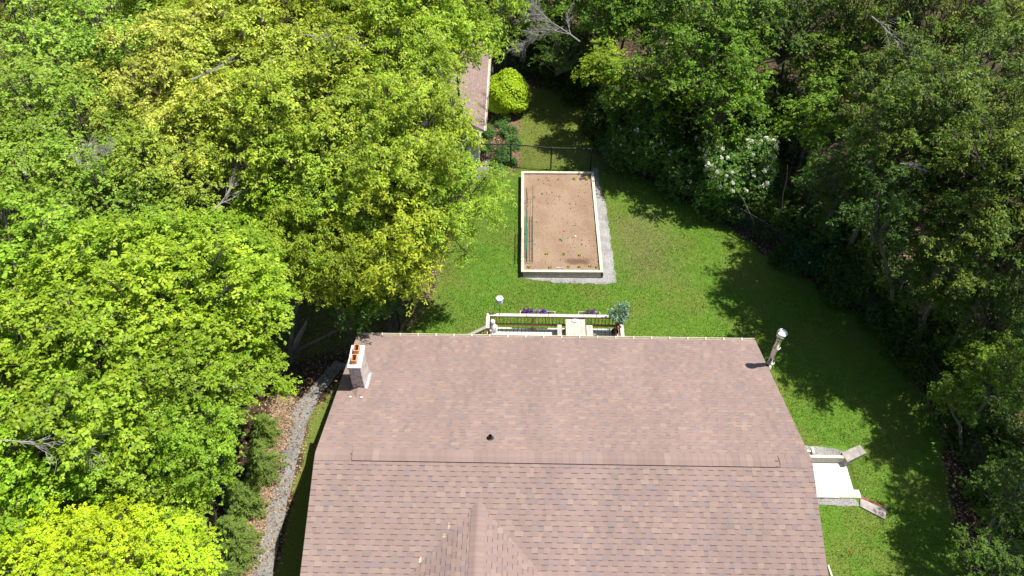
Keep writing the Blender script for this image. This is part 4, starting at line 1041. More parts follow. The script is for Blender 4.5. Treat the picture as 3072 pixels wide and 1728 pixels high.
def crown_mesh(kind, seed):
    K = KIND[kind]; r = np.random.default_rng(seed); H = R0*K['H']
    nb = K['nb']; dirs = unit(np.stack([r.normal(0, 1, nb*6), r.normal(0, 1, nb*6), r.normal(.25, .9, nb*6)], 1)); dirs = dirs[dirs[:, 2] > -.55]
    # spread boughs apart
    sel = [0]
    q = r.uniform(.50, .93, len(dirs))
    q = np.where(r.random(len(dirs)) < .25, q*.6, q)
    lump = 1+.18*np.sin(dirs[:, 0]*3.1+seed)+.14*np.cos(dirs[:, 1]*4.3+seed*2)
    cen_all = dirs*(q*lump)[:, None]*np.array([R0, R0, H])
    for i in range(1, len(dirs)):
        if np.min(np.linalg.norm(cen_all[sel]-cen_all[i], axis=1)) > R0*.27: sel.append(i)
        if len(sel) >= nb: break
    cen = cen_all[sel]; nb = len(cen)
    rad = r.uniform(*K['br'], nb)*R0
    Pl, Ol, Bl = [], [], []
    for c, rb in zip(cen, rad):
        m_ = 4; n = max(6, int(K['nr']/m_*(rb/(.27*R0))**2)); o = unit(c+[0, 0, .3*R0])
        dd = unit(r.normal(0, 1, (n, 3))+o*.9+[0, 0, .30])
        ln = rb*r.uniform(.75, 1.25, (n, 1))*np.array([1.2, 1.2, .62])
        tt = np.linspace(.38, 1.0, m_)[None, :, None]+r.uniform(-.06, .06, (n, m_, 1))
        p_ = c+dd[:, None, :]*ln[:, None, :]*tt+r.normal(0, .045, (n, m_, 3))
        hz = np.hypot(p_[..., 0]-c[0], p_[..., 1]-c[1])
        p_[..., 2] -= K['droop']*.32*hz**2/rb
        Pl.append(p_.reshape(-1, 3)); Ol.append(np.repeat(dd, m_, axis=0)); Bl.append(np.repeat(r.uniform(.80, 1.16)*r.uniform(.9, 1.1, n), m_))
    n_in = nb*4; di = unit(r.normal(0, 1, (n_in, 3))); pi_ = di*(r.uniform(.1, .75, (n_in, 1)))*np.array([R0, R0, H])*.85
    Pl.append(pi_); Ol.append(di); Bl.append(np.ones(n_in))
    V, C = rosettes(np.concatenate(Pl), np.concatenate(Ol), K['l'], K['w'], K['droop'], K['k'], K['c'], r)
    C = C*np.repeat(np.concatenate(Bl), K['k'])[:, None]
    me = quads_mesh(kind+'_crown', V, C); me.materials.append(M_leaf)
    # limbs: a fork under the crown and a branch to every bough
    lb = MB(); fork = Vector((0, 0, -H*.62)); rr2 = random.Random(seed)
    tops = sorted(range(nb), key=lambda i: -cen[i][2])
    for i in range(nb):
        c = Vector(cen[i]); m1 = fork.lerp(c, .45)+Vector((rr2.uniform(-.2, .2), rr2.uniform(-.2, .2), rr2.uniform(.0, .35)))
        th = .055 if i % 5 else .085
        lb.tube([fork+Vector((rr2.uniform(-.06, .06), rr2.uniform(-.06, .06), rr2.uniform(-.2, .5))), m1, c], [th, th*.6, .014], 5, cap=False)
        for _ in range(4):
            e = c+Vector((rr2.uniform(-1, 1), rr2.uniform(-1, 1), rr2.uniform(-.3, .7)))*float(rad[i])*.9
            lb.tube([c.lerp(m1, .25), c.lerp(e, .5)+Vector((0, 0, .05)), e], [.014, .009, .004], 3, cap=False)
    lm = lb.mesh(kind+'_limbs'); lm.materials.append(M_bark)
    return me, lm, H
LIB = {}
for k_, K in KIND.items(): LIB[k_] = [crown_mesh(k_, s) for s in K['seeds']]
CATN = dict(aspen='aspen_tree', oak='oak_tree', gold='oak_tree', ash='ash_tree', maple='maple_tree', lime='maple_tree', wood='maple_tree', olive='broadleaf_tree', dark='broadleaf_tree', pine='pine_tree')
def trunk_mesh(a, b, r0, seed):
    rr3 = random.Random(seed); mb = MB(); a = Vector(a); b = Vector(b)
    pts = []; n = 6
    for i in range(n+1):
        t_ = i/n; q = a.lerp(b, t_); q.x = a.x+(b.x-a.x)*t_**1.5; q.y = a.y+(b.y-a.y)*t_**1.5
        q += Vector((rr3.uniform(-.06, .06), rr3.uniform(-.06, .06), 0))*(1 if 0 < i < n else 0); pts.append(q)
    mb.tube(pts, [r0*(1.35 if i == 0 else 1-.55*i/n) for i in range(n+1)], 9)
    return mb.mesh('trunk')
def lawn_left(y): return 0.9+(y-2.4)*.24 if y > 2.4 else -.6+(y-.8)*.9
def base_for(x, y):
    if x < 4.3:
        if y < 1.5: return (min(x-.6, -4.4) if y < 1 else min(x, -3.2)), y
        lim = lawn_left(y)-.5
        bx_ = min(x, lim); by_ = y
        if 12.5 < y and bx_ > -2.6: by_ = 12.3 if y < 16.5 else 21.0
        return bx_, by_
    d_ = float(dist_poly(LAWN, np.array([x]), np.array([y]))[0])
    if d_ > -.5:
        cxl, cyl = 9.0, 4.0; v = Vector((x-cxl, y-cyl)).normalized(); k_ = 0
        while float(dist_poly(LAWN, np.array([x]), np.array([y]))[0]) > -.5 and k_ < 60: x += v.x*.15; y += v.y*.15; k_ += 1
    return x, y
TREES = [
    ('aspen', -15.22, 12.53, 8, 3.2, 'round-leaved pale green tree filling the top left corner of the wood'),
    ('aspen', -11.94, 12.32, 8, 3.0, 'pale green tree at the top edge, beside the corner tree of the wood'),
    ('oak', -8.58, 12.27, 8.5, 3.0, 'golden-green oak at the top edge with olive leaves and dark gaps'),
    ('oak', -5.04, 11.65, 9, 3.0, 'olive-yellow oak at the top edge left of the dark trunk gap'),
    ('ash', -1.98, 11.18, 9, 3.1, 'leafy olive-green tree at the top edge right of the dark trunk gap'),
    ('ash', 0.8, 11.49, 9, 3.1, 'olive-green drooping tree behind the shed roof at the top edge'),
    ('ash', 2.97, 12.06, 8.5, 2.6, 'rightmost olive-green tree of the left wood, above the shed roof'),
    ('aspen', -12.23, 7.2, 8, 3.0, 'pale green tree at the left edge below the corner tree'),
    ('aspen', -9.77, 7.91, 8, 2.6, 'pale green tree left of the brightest golden oak'),
    ('gold', -6.73, 6.82, 9, 2.5, 'bright golden-yellow oak crown in the upper left wood'),
    ('gold', -4.2, 7.19, 9, 2.7, 'golden-yellow oak crown above the bare leaning limb'),
    ('oak', -1.6, 6.84, 8.5, 2.7, 'yellow-green oak crown left of the hidden shed roof'),
    ('ash', 0.4, 8.08, 8.5, 2.5, 'olive-green crown hanging over the middle of the shed roof'),
    ('ash', 1.86, 9.15, 8, 1.9, 'olive-green crown hanging over the right half of the shed roof'),
    ('aspen', -11.29, 3.45, 8, 2.6, 'pale green tree at the left edge beside the broken orange stubs'),
    ('aspen', -9.08, 3.86, 8, 2.7, 'fine-leaved pale green tree with grey dead twigs poking out'),
    ('gold', -5.32, 4.75, 8.5, 2.0, 'golden oak crown just above the dark clearing'),
    ('aspen', -6.55, 3.28, 7.5, 2.3, 'pale green tree left of the dark clearing'),
    ('oak', -2.92, 4.22, 8.5, 2.3, 'yellow-green oak crown above the clearing with brown leaf litter'),
    ('oak', -0.53, 3.65, 8, 2.1, 'yellow-green oak crown right of the clearing'),
    ('ash', 1.17, 4.41, 8, 2.5, 'drooping olive-green crown in front of the hidden shed'),
    ('ash', 2.45, 4.91, 7.5, 1.8, 'drooping olive-green crown beside the shed gable wall'),
    ('aspen', -9.28, -0.12, 8, 2.7, 'pale green round-leaved tree at the left edge halfway down'),
    ('aspen', -7.38, 0.61, 7.5, 2.5, 'light green tree between the pale aspens and the bright maples'),
    ('ash', -1.39, 2.68, 6, 2.1, 'shaded olive-green crown above the left lawn corner'),
    ('ash', 0.87, 3.07, 6, 2.4, 'olive-green crown left of the raised bed lawn'),
    ('ash', 2.99, 3.63, 6, 1.95, 'olive-green crown reaching furthest right towards the raised bed'),
    ('oak', -0.92, 1.96, 4.6, 1.5, 'yellow-tipped low crown above the chimney corner of the roof'),
    ('ash', 1.23, 2.67, 4.6, 1.5, 'olive-green crown over the end of the left fence'),
    ('maple', -3.06, -0.94, 7.5, 1.6, 'bright green maple crown just below the dark clearing'),
    ('maple', -4.77, -0.97, 7.5, 2.0, 'bright green maple crown left of centre in the wood'),
    ('maple', -8.31, -2.98, 8, 2.5, 'mid green maple at the left edge below the round-leaved trees'),
    ('maple', -6.45, -2.69, 8, 2.4, 'bright maple crown in the middle of the left wood'),
    ('maple', -4.04, -3.39, 8, 2.3, 'bright maple crown with large leaf rosettes near the wood centre'),
    ('maple', -2.79, -3.06, 7.5, 1.7, 'bright maple crown beside the shaded brown bank'),
    ('maple', -6.97, -5.61, 8, 2.2, 'mid green maple at the left edge above the dead grey branch'),
    ('maple', -5.03, -5.47, 8, 2.2, 'bright maple crown right of the dead grey branch'),
    ('maple', -3.31, -5.39, 7.5, 1.7, 'bright maple crown behind the driveway maple'),
    ('maple', -2.12, -3.91, 6.3, 1.15, 'bright green maple tip nearest the chimney, over the gravel path'),
    ('maple', -6.38, -7.64, 7.5, 2.0, 'mid green maple at the left edge near the bottom'),
    ('maple', -4.32, -7.2, 7.3, 1.35, 'green maple beside the dark gap with brown leaves'),
    ('maple', -2.88, -6.99, 7, 1.35, 'bright green maple overhanging the small spruces'),
    ('maple', -5.03, -7.98, 6.0, 1.15, 'darker green maple behind the yellow maples at the bottom'),
    ('maple', -3.1, -7.85, 6, 1.2, 'bright green maple between the spruces and the yellow maples'),
    ('lime', -5.09, -10.18, 7.2, 1.25, 'bright yellow maple in the bottom left corner'),
    ('lime', -3.62, -10.07, 7.2, 1.15, 'bright yellow maple at the bottom edge right of the corner'),
    ('lime', -2.52, -9.87, 6.6, 0.95, 'bright yellow-green maple at the bottom edge nearest the driveway'),
    ('maple', -6.74, -8.56, 6, 1.5, 'dark green maple peeking out above the yellow corner maple'),
    ('ash', -1.67, 1.19, 6, 1.8, 'shaded olive-green crown between the maples and the left lawn corner'),
    ('maple', -3.02, 2.49, 6.3, 1.6, 'shaded maple at the foot of the dark clearing'),
    ('ash', -0.3, 1.76, 3.8, 1.25, 'low olive-green crown just above the low shaded tree'),
    ('dark', 0.2, 1.24, 3.4, 1.25, 'low shaded green tree behind the chimney corner of the house'),
    ('dark', 5.6, 24.3, 4.2, 2.6, 'dark green tree in the shaded recess at the top centre'),
    ('dark', 4.64, 22.14, 3.0, 1.6, 'dark shaded tree beside the far end of the shed roof'),
    ('dark', 7.54, 18.81, 2.8, 1.4, 'shaded green tree under the bare dead branches'),
    ('wood', 10.05, 19.1, 5.4, 1.9, 'mid green maple at the top edge right of the bare dead tree'),
    ('wood', 12.08, 19.23, 5.0, 2.4, 'bright mid green maple at the top edge, above the lime sapling'),
    ('wood', 14.59, 16.02, 6.4, 2.7, 'bright mid green maple at the top edge with leafy tips'),
    ('maple', 9.52, 15.46, 4.2, 1.15, 'bright lime-green sapling in front of the right wood'),
    ('wood', 12.03, 13.88, 4.6, 2.1, 'mid green maple crown right of the lime sapling'),
    ('wood', 14.3, 12.5, 5, 2.4, 'mid green maple crown above the white-flowering shrubs'),
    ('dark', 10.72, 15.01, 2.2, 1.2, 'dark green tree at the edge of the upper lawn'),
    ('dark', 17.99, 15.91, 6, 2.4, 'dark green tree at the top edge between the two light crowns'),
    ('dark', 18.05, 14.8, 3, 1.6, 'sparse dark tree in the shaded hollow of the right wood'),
    ('olive', 20.45, 15.01, 7, 2.8, 'olive-tipped tree at the top edge with a bare fallen limb'),
    ('pine', 21.54, 13.18, 8, 1.8, 'soft pale-needled pine at the top edge of the right wood'),
    ('olive', 22.78, 12.39, 8, 2.8, 'olive-tipped tree at the top edge near the right corner'),
    ('olive', 25.74, 12.71, 8, 2.6, 'olive-tipped tree in the top right corner'),
    ('pine', 19.16, 13.38, 5, 1.5, 'soft pale-needled pine in the shade of the right wood'),
    ('wood', 19.53, 13.44, 5.8, 1.8, 'mid green crown behind the pale-needled pine'),
    ('olive', 20.56, 9.77, 7, 2.5, 'olive-tipped tree in the middle of the right wood'),
    ('olive', 21.23, 5.87, 9, 2.5, 'large olive-tipped tree near the right edge'),
    ('wood', 18.94, 10.92, 4.6, 1.9, 'mid green tree right of the white-flowering shrub'),
    ('olive', 19.16, 6.07, 7, 2.2, 'dim olive-tipped crown in the right wood centre'),
    ('olive', 20.75, 4.12, 7.5, 2.3, 'olive-tipped crown with a dark leaning trunk below it'),
    ('olive', 21.33, 2.57, 9, 2.2, 'bright olive-tipped crown at the right edge'),
    ('dark', 18.31, 6.98, 4.2, 1.8, 'dark green tree above the rhododendron at the lawn edge'),
    ('dark', 18.68, 3.39, 6, 2.0, 'shaded green tree above the lower lawn edge'),
    ('olive', 20.29, 2.07, 6, 1.9, 'olive-tipped crown reaching over the shaded lawn edge'),
    ('olive', 21.46, 0.94, 6.8, 1.9, 'olive-tipped crown at the right edge halfway down'),
    ('dark', 20.58, 2.16, 3.6, 1.6, 'very dark tree on the shaded bank beside the lawn'),
    ('dark', 22.21, 0.71, 4, 1.7, 'very dark tree at the right edge above the light green shrub'),
    ('wood', 21.48, -1.84, 3.6, 1.3, 'light green leafy maple at the right edge beside the shaded lawn'),
    ('wood', 20.34, -1.95, 2.6, 0.8, 'small light green sapling left of the leafy maple at the right edge'),
    ('dark', 20.39, -5.72, 3, 1.3, 'dark green tree at the lower right edge beyond the fence'),
    ('dark', 19.38, -7.71, 2.6, 1.1, 'dark green tree in the bottom right corner beyond the fence'),
    ('olive', 22.96, 1.85, 8, 2.6, 'olive-tipped tree cut by the right edge above the halfway line'),
]
SHRUBS = [
    ('viburnum', 10.71, 12.38, 1.7, 1.5, 'dark leafy shrub with a few pale blossoms at the corner of the upper lawn'),
    ('viburnum', 11.78, 13.24, 2.6, 1.4, 'green shrub with scattered white blossoms behind the corner shrub'),
    ('lilac', 13.07, 11.07, 1.5, 1.4, 'lilac shrub with pale violet flower heads'),
    ('snowy', 15.34, 10.82, 2.4, 1.75, 'shrub covered in dense white flower clusters'),
    ('plain', 14.94, 9.94, 1.1, 1.0, 'green shrub in front of the white-flowering shrub'),
    ('rhodo', 17.33, 6.24, 1.3, 1.0, 'low dark shrub with four small white flowers at the lawn edge'),
    ('plain', 18.41, 4.91, 1.2, 0.9, 'dark rounded shrub next to the small white-flowered shrub'),
    ('plain', 19.22, 3.38, 1.1, 0.85, 'dark rounded shrub lowest of the lawn-edge row'),
    ('plain', 8.63, 17.62, 1.0, 0.9, 'shaded shrub at the far right corner of the upper lawn'),
]
SPRUCES = [
    ('spruce', -2.84, -2.3, 1.3, 0.62, 'small shaded spruce under the bright maple, furthest up the path'),
    ('spruce', -2.6, -3.67, 1.6, 0.75, 'small spruce second up the path, dark green'),
    ('spruce', -2.9, -5.15, 1.7, 0.72, 'small pale green spruce in the middle of the row by the path'),
    ('spruce', -2.74, -6.55, 1.9, 0.85, 'soft green spruce with dark hollow, largest beside the path'),
    ('spruce', -2.82, -7.78, 1.6, 0.75, 'spruce at the bottom edge beside the path'),
]

GRP = dict(aspen='pale round-leaved trees in the left wood', oak='yellow-green oaks in the left wood', gold='golden oaks in the left wood', ash='drooping olive-green trees by the shed', maple='bright green maples',
 lime='yellow-green maples', wood='mid green maples in the right wood', olive='olive-tipped trees in the right wood', dark='dark shaded trees', pine='pale-needled pines')
def conifer_mesh(R, H, seed, col, soft):
    r = np.random.default_rng(seed); Pl = []; Dl = []; lb = MB()
    lb.tube([(0, 0, -H*.5), (0, 0, H*.5)], [.06, .012], 6)
    tiers = int(H/.17)
    for i in range(tiers):
        t_ = i/tiers; z = -H*.42+t_*H*.92; rt = R*(1-t_)**.75*(1+.12*r.normal()); nb = int(11-4*t_)
        for j in range(nb):
            a = r.uniform(0, 6.28); L_ = rt*r.uniform(.75, 1.12)
            e = np.array([math.cos(a)*L_, math.sin(a)*L_, z-L_*.22]); s_ = np.array([0, 0, z])
            lb.tube([s_, (s_+e)/2+[0, 0, .04], e], [.016, .01, .004], 3, cap=False)
            n = int(12+150*L_)
            q = r.uniform(.15, 1.05, n)[:, None]; p_ = s_+(e-s_)*q+np.array([0, 0, .05])*np.sin(q*3.1)
            sd = np.array([-math.sin(a), math.cos(a), 0]); off = r.normal(0, 1, (n, 1))*L_*.20*(1.1-q)
            Pl.append(p_+sd*off+r.normal(0, .015, (n, 3))); Dl.append(unit(np.array([math.cos(a), math.sin(a), -.15])+sd*np.sign(off)*r.uniform(.2, 1.0, (n, 1))+r.normal(0, .22+soft, (n, 3))))
    P = np.concatenate(Pl); D = np.concatenate(Dl); n = len(P); s = unit(np.cross(D, r.normal(0, .5, (n, 3))+[0, 0, 1])); l = (r.uniform(.05, .11, (n, 1)))*(1+soft); w_ = .011*(1+.3*soft)
    V = np.stack([P, P+D*l*.4+s*w_, P+D*l, P+D*l*.4-s*w_], 1); q = r.random((n, 1)); C = np.array(col[0])*(1-q)+np.array(col[1])*q
    me = quads_mesh('conifer_crown', V, C); me.materials.append(M_leaf); lm = lb.mesh('conifer_stem'); lm.materials.append(M_bark)
    return me, lm
def plant_tree(kind, x, y, z, R, label, i):
    bx_, by_ = base_for(x, y)
    rr4 = random.Random(i*7+3)
    f = empty(CATN[kind], (bx_, by_, 0), label=label, cat='tree', group=GRP[kind])
    if kind == 'pine':
        H = R*2.6; me, lm = conifer_mesh(R, H, 40+i, ((.085, .135, .050), (.200, .260, .110)), .5)
        o = link_mesh('crown', me, None, f, loc=(x-bx_, y-by_, z-.2*H)); link_mesh('limbs', lm, None, f, loc=(x-bx_, y-by_, z-.2*H))
        link_mesh('trunk', trunk_mesh((0, 0, -.1), (x-bx_, y-by_, z-.5*H), .13, i), M_bark, f); return
    me, lm, H = LIB[kind][i % len(LIB[kind])]
    s = R/R0; o = bpy.data.objects.new('crown', me); COL.objects.link(o); o.parent = f; o.location = (x-bx_, y-by_, z); rz = rr4.uniform(0, 6.28)
    o.rotation_euler = (rr4.uniform(-.12, .12), rr4.uniform(-.12, .12), rz); o.scale = (s*rr4.uniform(.95, 1.08), s*rr4.uniform(.95, 1.08), s*rr4.uniform(.92, 1.1))
    g = rr4.uniform(.86, 1.18)*(1.20 if x < 4 else .98); o.color = (g*rr4.uniform(.88, 1.10)*(.90 if kind == 'gold' else 1), g, g*rr4.uniform(.85, 1.15), 1)
    l_ = bpy.data.objects.new('limbs', lm); COL.objects.link(l_); l_.parent = f; l_.location = o.location; l_.rotation_euler = o.rotation_euler; l_.scale = o.scale
    top = (x-bx_, y-by_, max(.5, z-H*.62*s))
    link_mesh('trunk', trunk_mesh((0, 0, -.1), top, .05+.022*R+.002*z, i), M_bark, f)
for i, (k_, x, y, z, R, lab) in enumerate(TREES): plant_tree(k_, x, y, z, R, lab, i)

for i, (k_, x, y, z, R, lab) in enumerate([
    ('wood', 7.6, 22.0, 4.2, 2.2, 'mid green tree behind the bare dead branches at the top centre'),
    ('wood', 11.0, 21.0, 4.8, 2.4, 'mid green tree at the top edge right of the dead branches'),
    ('dark', 3.9, 24.6, 4.5, 2.8, 'dark tree far behind the shed at the top edge'),
    ('dark', 8.4, 25.2, 4.2, 2.6, 'dark tree deep behind the bare dead branches'),
    ('dark', 17.3, 18.4, 4.0, 2.3, 'dark tree filling the gap left of the bare fallen limb'),
    ('dark', 15.8, 19.0, 4.5, 2.6, 'dark tree at the top edge behind the bright mid green maples'),
    ('olive', 23.1, -3.1, 7.3, 2.3, 'tall tree outside the right edge shading the lawn beside the basement pad'),
    ('olive', 22.8, -6.9, 7.3, 2.0, 'tall tree outside the right edge shading the bottom right lawn'),
    ]): plant_tree(k_, x, y, z, R, lab, i+101)

# spruces beside the path
for i, (k_, x, y, z, R, lab) in enumerate(SPRUCES):
    x -= .48; H = z*1.2; me, lm = conifer_mesh(R*.98, H, 60+i, ((.095, .175, .022), (.250, .350, .065)), .1)
    f = empty('spruce_tree', (x, y, 0), label=lab, cat='tree', group='small spruces beside the gravel path')
    link_mesh('crown', me, None, f, loc=(0, 0, H*.52)); link_mesh('trunk', lm, None, f, loc=(0, 0, H*.52))

# shrubs
def dome(R, H, n, k, ll, lw, droop, cols, seed, lumps=.16, dense=False):
    r = np.random.default_rng(seed); d = unit(np.stack([r.normal(0, 1, n), r.normal(0, 1, n), np.abs(r.normal(.1, .8, n))-.25], 1))
    l_ = 1+lumps*(np.sin(d[:, 0]*5+seed)+np.cos(d[:, 1]*6+seed*2)+np.sin(d[:, 2]*7+d[:, 0]*4))/1.8
    q = (r.uniform(.90, 1.0, n) if dense else r.uniform(.5, 1.05, n)**.6)
    P = d*(q*l_)[:, None]*np.array([R, R, H]); 
    return rosettes(P, d*1.2, ll, lw, droop, k, cols, r), P, d
def shrub(kind, x, y, z, R, label, i):
    x, y = base_for(x, y)
    cols = {'viburnum': ((.050, .130, .018), (.140, .250, .042)), 'lilac': ((.050, .125, .020), (.130, .235, .046)), 'snowy': ((.060, .155, .018), (.160, .300, .042)),
            'plain': ((.036, .095, .012), (.090, .175, .024)), 'rhodo': ((.018, .070, .020), (.042, .120, .030))}[kind]
    H = max(z*1.15, R*.9)
    f = empty('flowering_shrub' if kind != 'plain' else 'shrub', (x, y, 0), label=label, cat='shrub', group='shrubs along the lawn edge')
    (V, C), P, d = dome(R, H, int(1900*R*R/1.6)+300, 6, .085, .034, .45, cols, 90+i, .2)
    link_mesh('foliage', quads_mesh('shrub_foliage', V, C), M_leaf, f, loc=(0, 0, z*.55))
    mb = MB(); rr5 = random.Random(i)
    for k_ in range(9):
        a = rr5.uniform(0, 6.28); mb.tube([(.06*math.cos(a), .06*math.sin(a), -.05), (R*.3*math.cos(a), R*.3*math.sin(a), z*.5), (R*.7*math.cos(a), R*.7*math.sin(a), z*.55+H*.6)], [.03, .02, .006], 5)
    mb.build('stems', M_bark, f)
    nf = {'viburnum': 26, 'lilac': 22, 'snowy': 120, 'rhodo': 6, 'plain': 0}[kind]
    if nf:
        r = np.random.default_rng(i+300); up = np.where((d[:, 2] > .25) & (d[:, 1] < .45))[0]; pick = r.choice(up, nf, replace=False)
        cc = (.60, .60, .78) if kind == 'lilac' else (.85, .86, .80); sz = {'snowy': .105, 'rhodo': .05}.get(kind, .065)
        VV = []; CC = []
        for q in pick:
            m_ = 34; o_ = unit(d[q]+np.array([0, 0, .6])); pp = P[q]*1.06+unit(r.normal(0, 1, (m_, 3))+o_*.6)*sz*r.uniform(.3, 1, (m_, 1)); nn = unit(r.normal(0, .5, (m_, 3))+o_); u_ = unit(np.cross(nn, [.3, 1, 0])); v_ = np.cross(nn, u_); s = sz*.24
            VV.append(np.stack([pp-u_*s, pp-v_*s, pp+u_*s, pp+v_*s], 1)); CC.append(np.array(cc)*r.uniform(.75, 1.1, (m_, 1)))
        link_mesh('blossoms', quads_mesh('blossoms', np.concatenate(VV), np.concatenate(CC)), M_leaf, f, loc=(0, 0, z*.55))
for i, (k_, x, y, z, R, lab) in enumerate(SHRUBS): shrub(k_, x, y, z, R, lab, i)

# understorey shrubs that fill the shade between the trees of the right wood
DARKSH = [(12.3, 14.6, 1.4), (14.2, 13.2, 1.5), (16.2, 11.5, 1.5), (16.6, 9.6, 1.2), (18.2, 8.2, 1.5), (17.6, 7.0, .9), (19.6, 6.2, 1.5), (19.2, 4.9, 1.0), (20.9, 4.2, 1.4), (20.4, 3.0, 1.0), (21.6, 2.0, 1.3), (21.3, .9, .9),
  (22.6, .2, 1.4), (22.2, -1.2, 1.1), (22.5, -3.0, 1.3), (21.9, -4.4, 1.0), (22.2, -6.0, 1.2), (21.6, -7.6, 1.1), (9.9, 16.6, 1.2), (11.2, 17.9, 1.6), (9.0, 19.8, 1.3), (7.6, 21.4, 1.4), (14.0, 16.0, 1.6), (17.0, 14.5, 1.7), (10.2, 14.8, .9), (20.8, 8.0, 1.6), (23.5, 5.0, 1.7), (24.0, 2.0, 1.6), (6.9, 23.2, 1.7), (9.3, 22.8, 1.7), (16.4, 16.8, 1.8), (18.6, 16.0, 1.8)]
DSLAB = ['understorey shrub behind the white-blossomed green shrub', 'understorey shrub behind the lilac shrub', 'understorey shrub right behind the shrub covered in white clusters', 'shaded shrub on the right flank of the white-flowering shrub',
 'shaded shrub in the dark hollow right of the thin leaning stem', 'small shaded shrub at the foot of the thin leaning stem', 'shaded shrub behind the low rhododendron-like shrub', 'small shaded shrub between the two dark rounded shrubs',
 'shaded shrub behind the lowest dark rounded shrub', 'small shaded shrub on the bank just below the dark rounded shrubs', 'shaded shrub on the bank under the very dark tree', 'small shrub at the fence where the lawn is darkest',
 'shaded shrub left of the light green leafy maple', 'shaded shrub under the light green leafy maple', 'shaded shrub just below the light green leafy maple', 'small shaded shrub on the fence level with the basement pad', 'shaded shrub on the fence level with the nearer wing wall',
 'small dark shrub on the fence near the bottom right corner', 'shaded shrub beside the right edge of the upper lawn', 'dark shrub behind the lime-green sapling', 'dark shrub at the far end of the upper lawn', 'dark shrub furthest back beyond the upper lawn',
 'dark shrub deep in the wood behind the blossoming shrubs', 'dark shrub at the foot of the olive-tipped trees near the top', 'small dark shrub at the base of the lime-green sapling', 'dark shrub below the mid green tree right of the white flowers', 'dark shrub under the olive-tipped crowns at the right edge', 'dark shrub under the right edge trees beside the very dark tree',
 'dark shrub under the bare dead branches, left of two', 'dark shrub under the bare dead branches, right of two', 'dark shrub filling the hollow right of the bright maples', 'dark shrub on the far side of the shaded hollow']
dsm = []
for q in range(3):
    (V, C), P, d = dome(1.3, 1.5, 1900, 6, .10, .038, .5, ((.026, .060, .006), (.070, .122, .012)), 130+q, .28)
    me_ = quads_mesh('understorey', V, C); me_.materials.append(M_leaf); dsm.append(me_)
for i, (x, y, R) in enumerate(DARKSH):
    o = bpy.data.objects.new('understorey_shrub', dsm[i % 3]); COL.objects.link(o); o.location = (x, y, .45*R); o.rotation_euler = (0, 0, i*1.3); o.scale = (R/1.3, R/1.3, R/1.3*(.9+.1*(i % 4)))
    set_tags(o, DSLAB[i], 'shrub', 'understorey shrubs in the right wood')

# the round chartreuse bush beside the shed
f = empty('round_bush', (4.82, 18.1, 0), label='dense round chartreuse bush between the shed and the upper lawn', cat='bush')
(V, C), P, d = dome(1.10, 1.18, 5200, 5, .11, .055, .8, ((.280, .430, .010), (.440, .600, .022)), 71, .17, dense=True)
link_mesh('foliage', quads_mesh('bush_foliage', V, C), M_leaf, f, loc=(0, 0, .95))
mb = MB(); mb.tube([(0, 0, -.05), (.02, .01, 1.2)], [.07, .04], 8); mb.build('trunk', M_bark, f)

# leafy perennials in the bed beside the shed
for x, y, R, H, lab in ((3.95, 15.8, .30, .55, 'tall green perennials against the shed wall corner'), (3.85, 14.6, .30, .45, 'green perennials just behind the back fence by the shed'), (5.0, 15.9, .42, .5, 'dark green clump of perennials below the round bush'),
                        (5.25, 15.0, .35, .4, 'dark green clump of perennials beside the mulch'), (4.75, 14.3, .38, .35, 'blue-green perennials in the middle of the mulch bed'), (4.55, 13.55, .42, .28, 'low green perennials at the foot of the back fence'), (5.2, 13.5, .22, .28, 'small green perennials by the fence post'), (4.55, 16.9, .4, .4, 'shaded perennials under the round bush')):
    (V, C), P, d = dome(R*1.1, H, int(900*R), 5, .085, .024, .3, ((.055, .135, .025), (.120, .240, .050)), int(x*100+y), .25)
    o = link_mesh('perennial', quads_mesh('perennial', V, C), M_leaf, loc=(x, y, .08)); set_tags(o, lab, 'perennial', 'green perennials in the shed bed')

# understorey: low growth on the woodland floor
r = np.random.default_rng(77); n = 32000
x = r.uniform(-22, 36, n); y = r.uniform(-13, 36, n)
dl = dist_poly(LAWN, x, y); k = (dl < -.5) & (dl > -16) & (wob(x, y, .9, 44) > -.15) & ~inside(SHEDP, x, y) & ~inside(HOUSEP, x, y) & (dist_poly(PATH, x, y) < -.35) & ~((x > -3.3) & (x < 1.5) & (y < 9)) & ~((x > 13) & (x < 20) & (y < 0))
k &= ~((x > 3.4) & (x < 5.8) & (y > 12) & (y < 20.3))
x = x[k]; y = y[k]; n = len(x)
P = np.stack([x, y, ground_z(x, y)+r.uniform(.1, .9, n)*np.clip(-dist_poly(LAWN, x, y)*.4, .1, 1)], 1)
V, C = rosettes(P, r.normal(0, .4, (n, 3)), .12, .045, .5, 6, ((.030, .075, .014), (.070, .140, .022)), r)
set_tags(link_mesh('undergrowth', quads_mesh('undergrowth', V, C), M_leaf), 'low green undergrowth on the shaded woodland floor', 'undergrowth', kind='stuff')

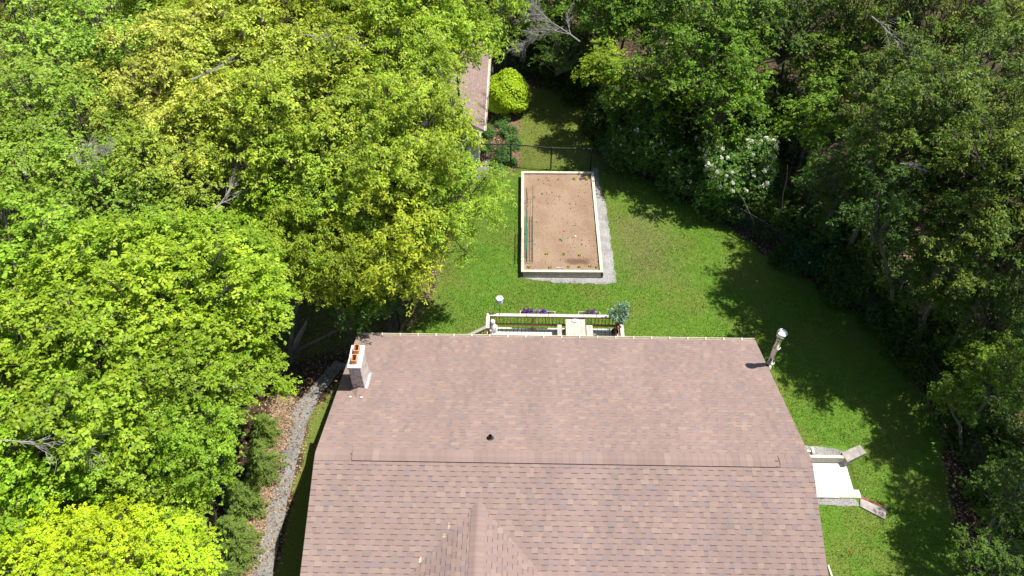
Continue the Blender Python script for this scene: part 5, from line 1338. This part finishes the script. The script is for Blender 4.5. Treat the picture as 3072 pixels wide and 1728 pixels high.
# bare dead tree and fallen limbs
def bare(name, base, dirv, L_, r0, label, seed, depth=3, spread=.75, cat='dead branch'):
    rr6 = random.Random(seed); mb = MB()
    def grow(p_, d_, l_, rad_, lev):
        pts = [p_]; q = p_.copy(); dd_ = d_.copy(); n_ = 5
        for i in range(n_):
            dd_ = (dd_+Vector((rr6.uniform(-.16, .16), rr6.uniform(-.16, .16), rr6.uniform(-.12, .10)))).normalized(); q = q+dd_*(l_/n_); pts.append(q.copy())
            if lev < depth:
                for _ in range(2 if lev == 0 else (2 if rr6.random() < .6 else 1)):
                    ax = Vector((rr6.uniform(-1, 1), rr6.uniform(-1, 1), rr6.uniform(-.6, .8))).normalized()
                    nd = (dd_+ax*spread).normalized(); grow(q.copy(), nd, l_*rr6.uniform(.32, .55), rad_*(1-.13*i)*.5, lev+1)
        mb.tube(pts, [rad_*(1-.8*i/n_)+.003 for i in range(n_+1)], 5 if lev else 7, cap=False)
    grow(Vector((0, 0, 0)), Vector(dirv).normalized(), L_, r0, 0)
    return set_tags(mb.build(name, M_dead, loc=base), label, cat)
bare('dead_tree', (8.12, 13.66, 6.60), (-2.04, 1.14, 1.00), 2.54, 0.032, 'bare grey dead tree leaning left over the shaded hollow', 1, 3, 0.70, 'dead tree')
bare('dead_branch', (7.41, 14.57, 6.80), (-1.68, -0.60, -0.40), 1.83, 0.024, 'lower bare grey branch of the hollow reaching toward the shed', 7, 3, 0.70, 'dead branch')
bare('dead_branch', (-6.02, -8.10, 9.00), (1.65, -0.04, -0.10), 1.65, 0.018, 'bare silver branch fanning out at the left edge among maples', 3, 2, 0.60, 'dead branch')
bare('dead_branch', (-8.12, 1.31, 9.70), (1.05, 0.43, -0.00), 1.14, 0.016, 'tangle of pale dead twigs in the fine-leaved tree', 4, 3, 0.80, 'dead branch')
bare('fallen_limb', (-5.10, 4.75, 10.20), (1.04, 0.59, 0.20), 1.22, 0.040, 'leaning grey limb among the golden oak leaves', 5, 1, 0.40, 'limb')
bare('fallen_limb', (-4.17, 1.34, 7.60), (0.82, 1.32, 0.30), 1.58, 0.032, 'grey limb crossing the dark clearing', 6, 2, 0.50, 'limb')
bare('fallen_limb', (-3.41, 2.65, 7.20), (1.10, 0.69, 0.60), 1.43, 0.025, 'thin straight grey stick above the dark clearing', 8, 1, 0.30, 'limb')
bare('dead_branch', (-2.03, 7.29, 10.40), (1.63, 0.03, 0.10), 1.63, 0.022, 'pale bare branches between the two olive trees at the top', 9, 2, 0.60, 'dead branch')
bare('fallen_limb', (18.95, 10.80, 9.40), (1.04, -1.35, -0.40), 1.75, 0.026, 'bare pale limb with side twigs in the olive-tipped trees', 10, 2, 0.60, 'limb')
bare('sapling_stem', (17.01, 8.31, 0.30), (-0.30, -0.13, 4.10), 4.11, 0.022, 'thin pale leaning stem rising from the shaded lawn edge', 11, 0, 0.30, 'stem')
bare('sapling_stem', (16.20, 8.72, 0.20), (-0.93, -0.10, 2.40), 2.57, 0.022, 'thin crooked grey stem left of the leaning stem', 12, 0, 0.30, 'stem')
bare('dead_branch', (17.81, 2.85, 8.60), (0.53, -0.16, 0.00), 0.55, 0.014, 'short bright bare twig in the lower olive-tipped crown', 13, 2, 0.60, 'dead branch')
bare('leaning_trunk', (-3.06, 1.47, 0.20), (0.71, 0.06, 1.80), 1.94, 0.150, 'brown tree trunk leaning over the shaded bank by the path', 14, 0, 0.20, 'trunk')
bare('broken_stub', (-8.62, 0.11, 9.90), (-0.61, 0.92, 0.00), 1.10, 0.060, 'broken orange-grey stubs of a snapped branch at the left edge', 15, 1, 0.60, 'branch stub')
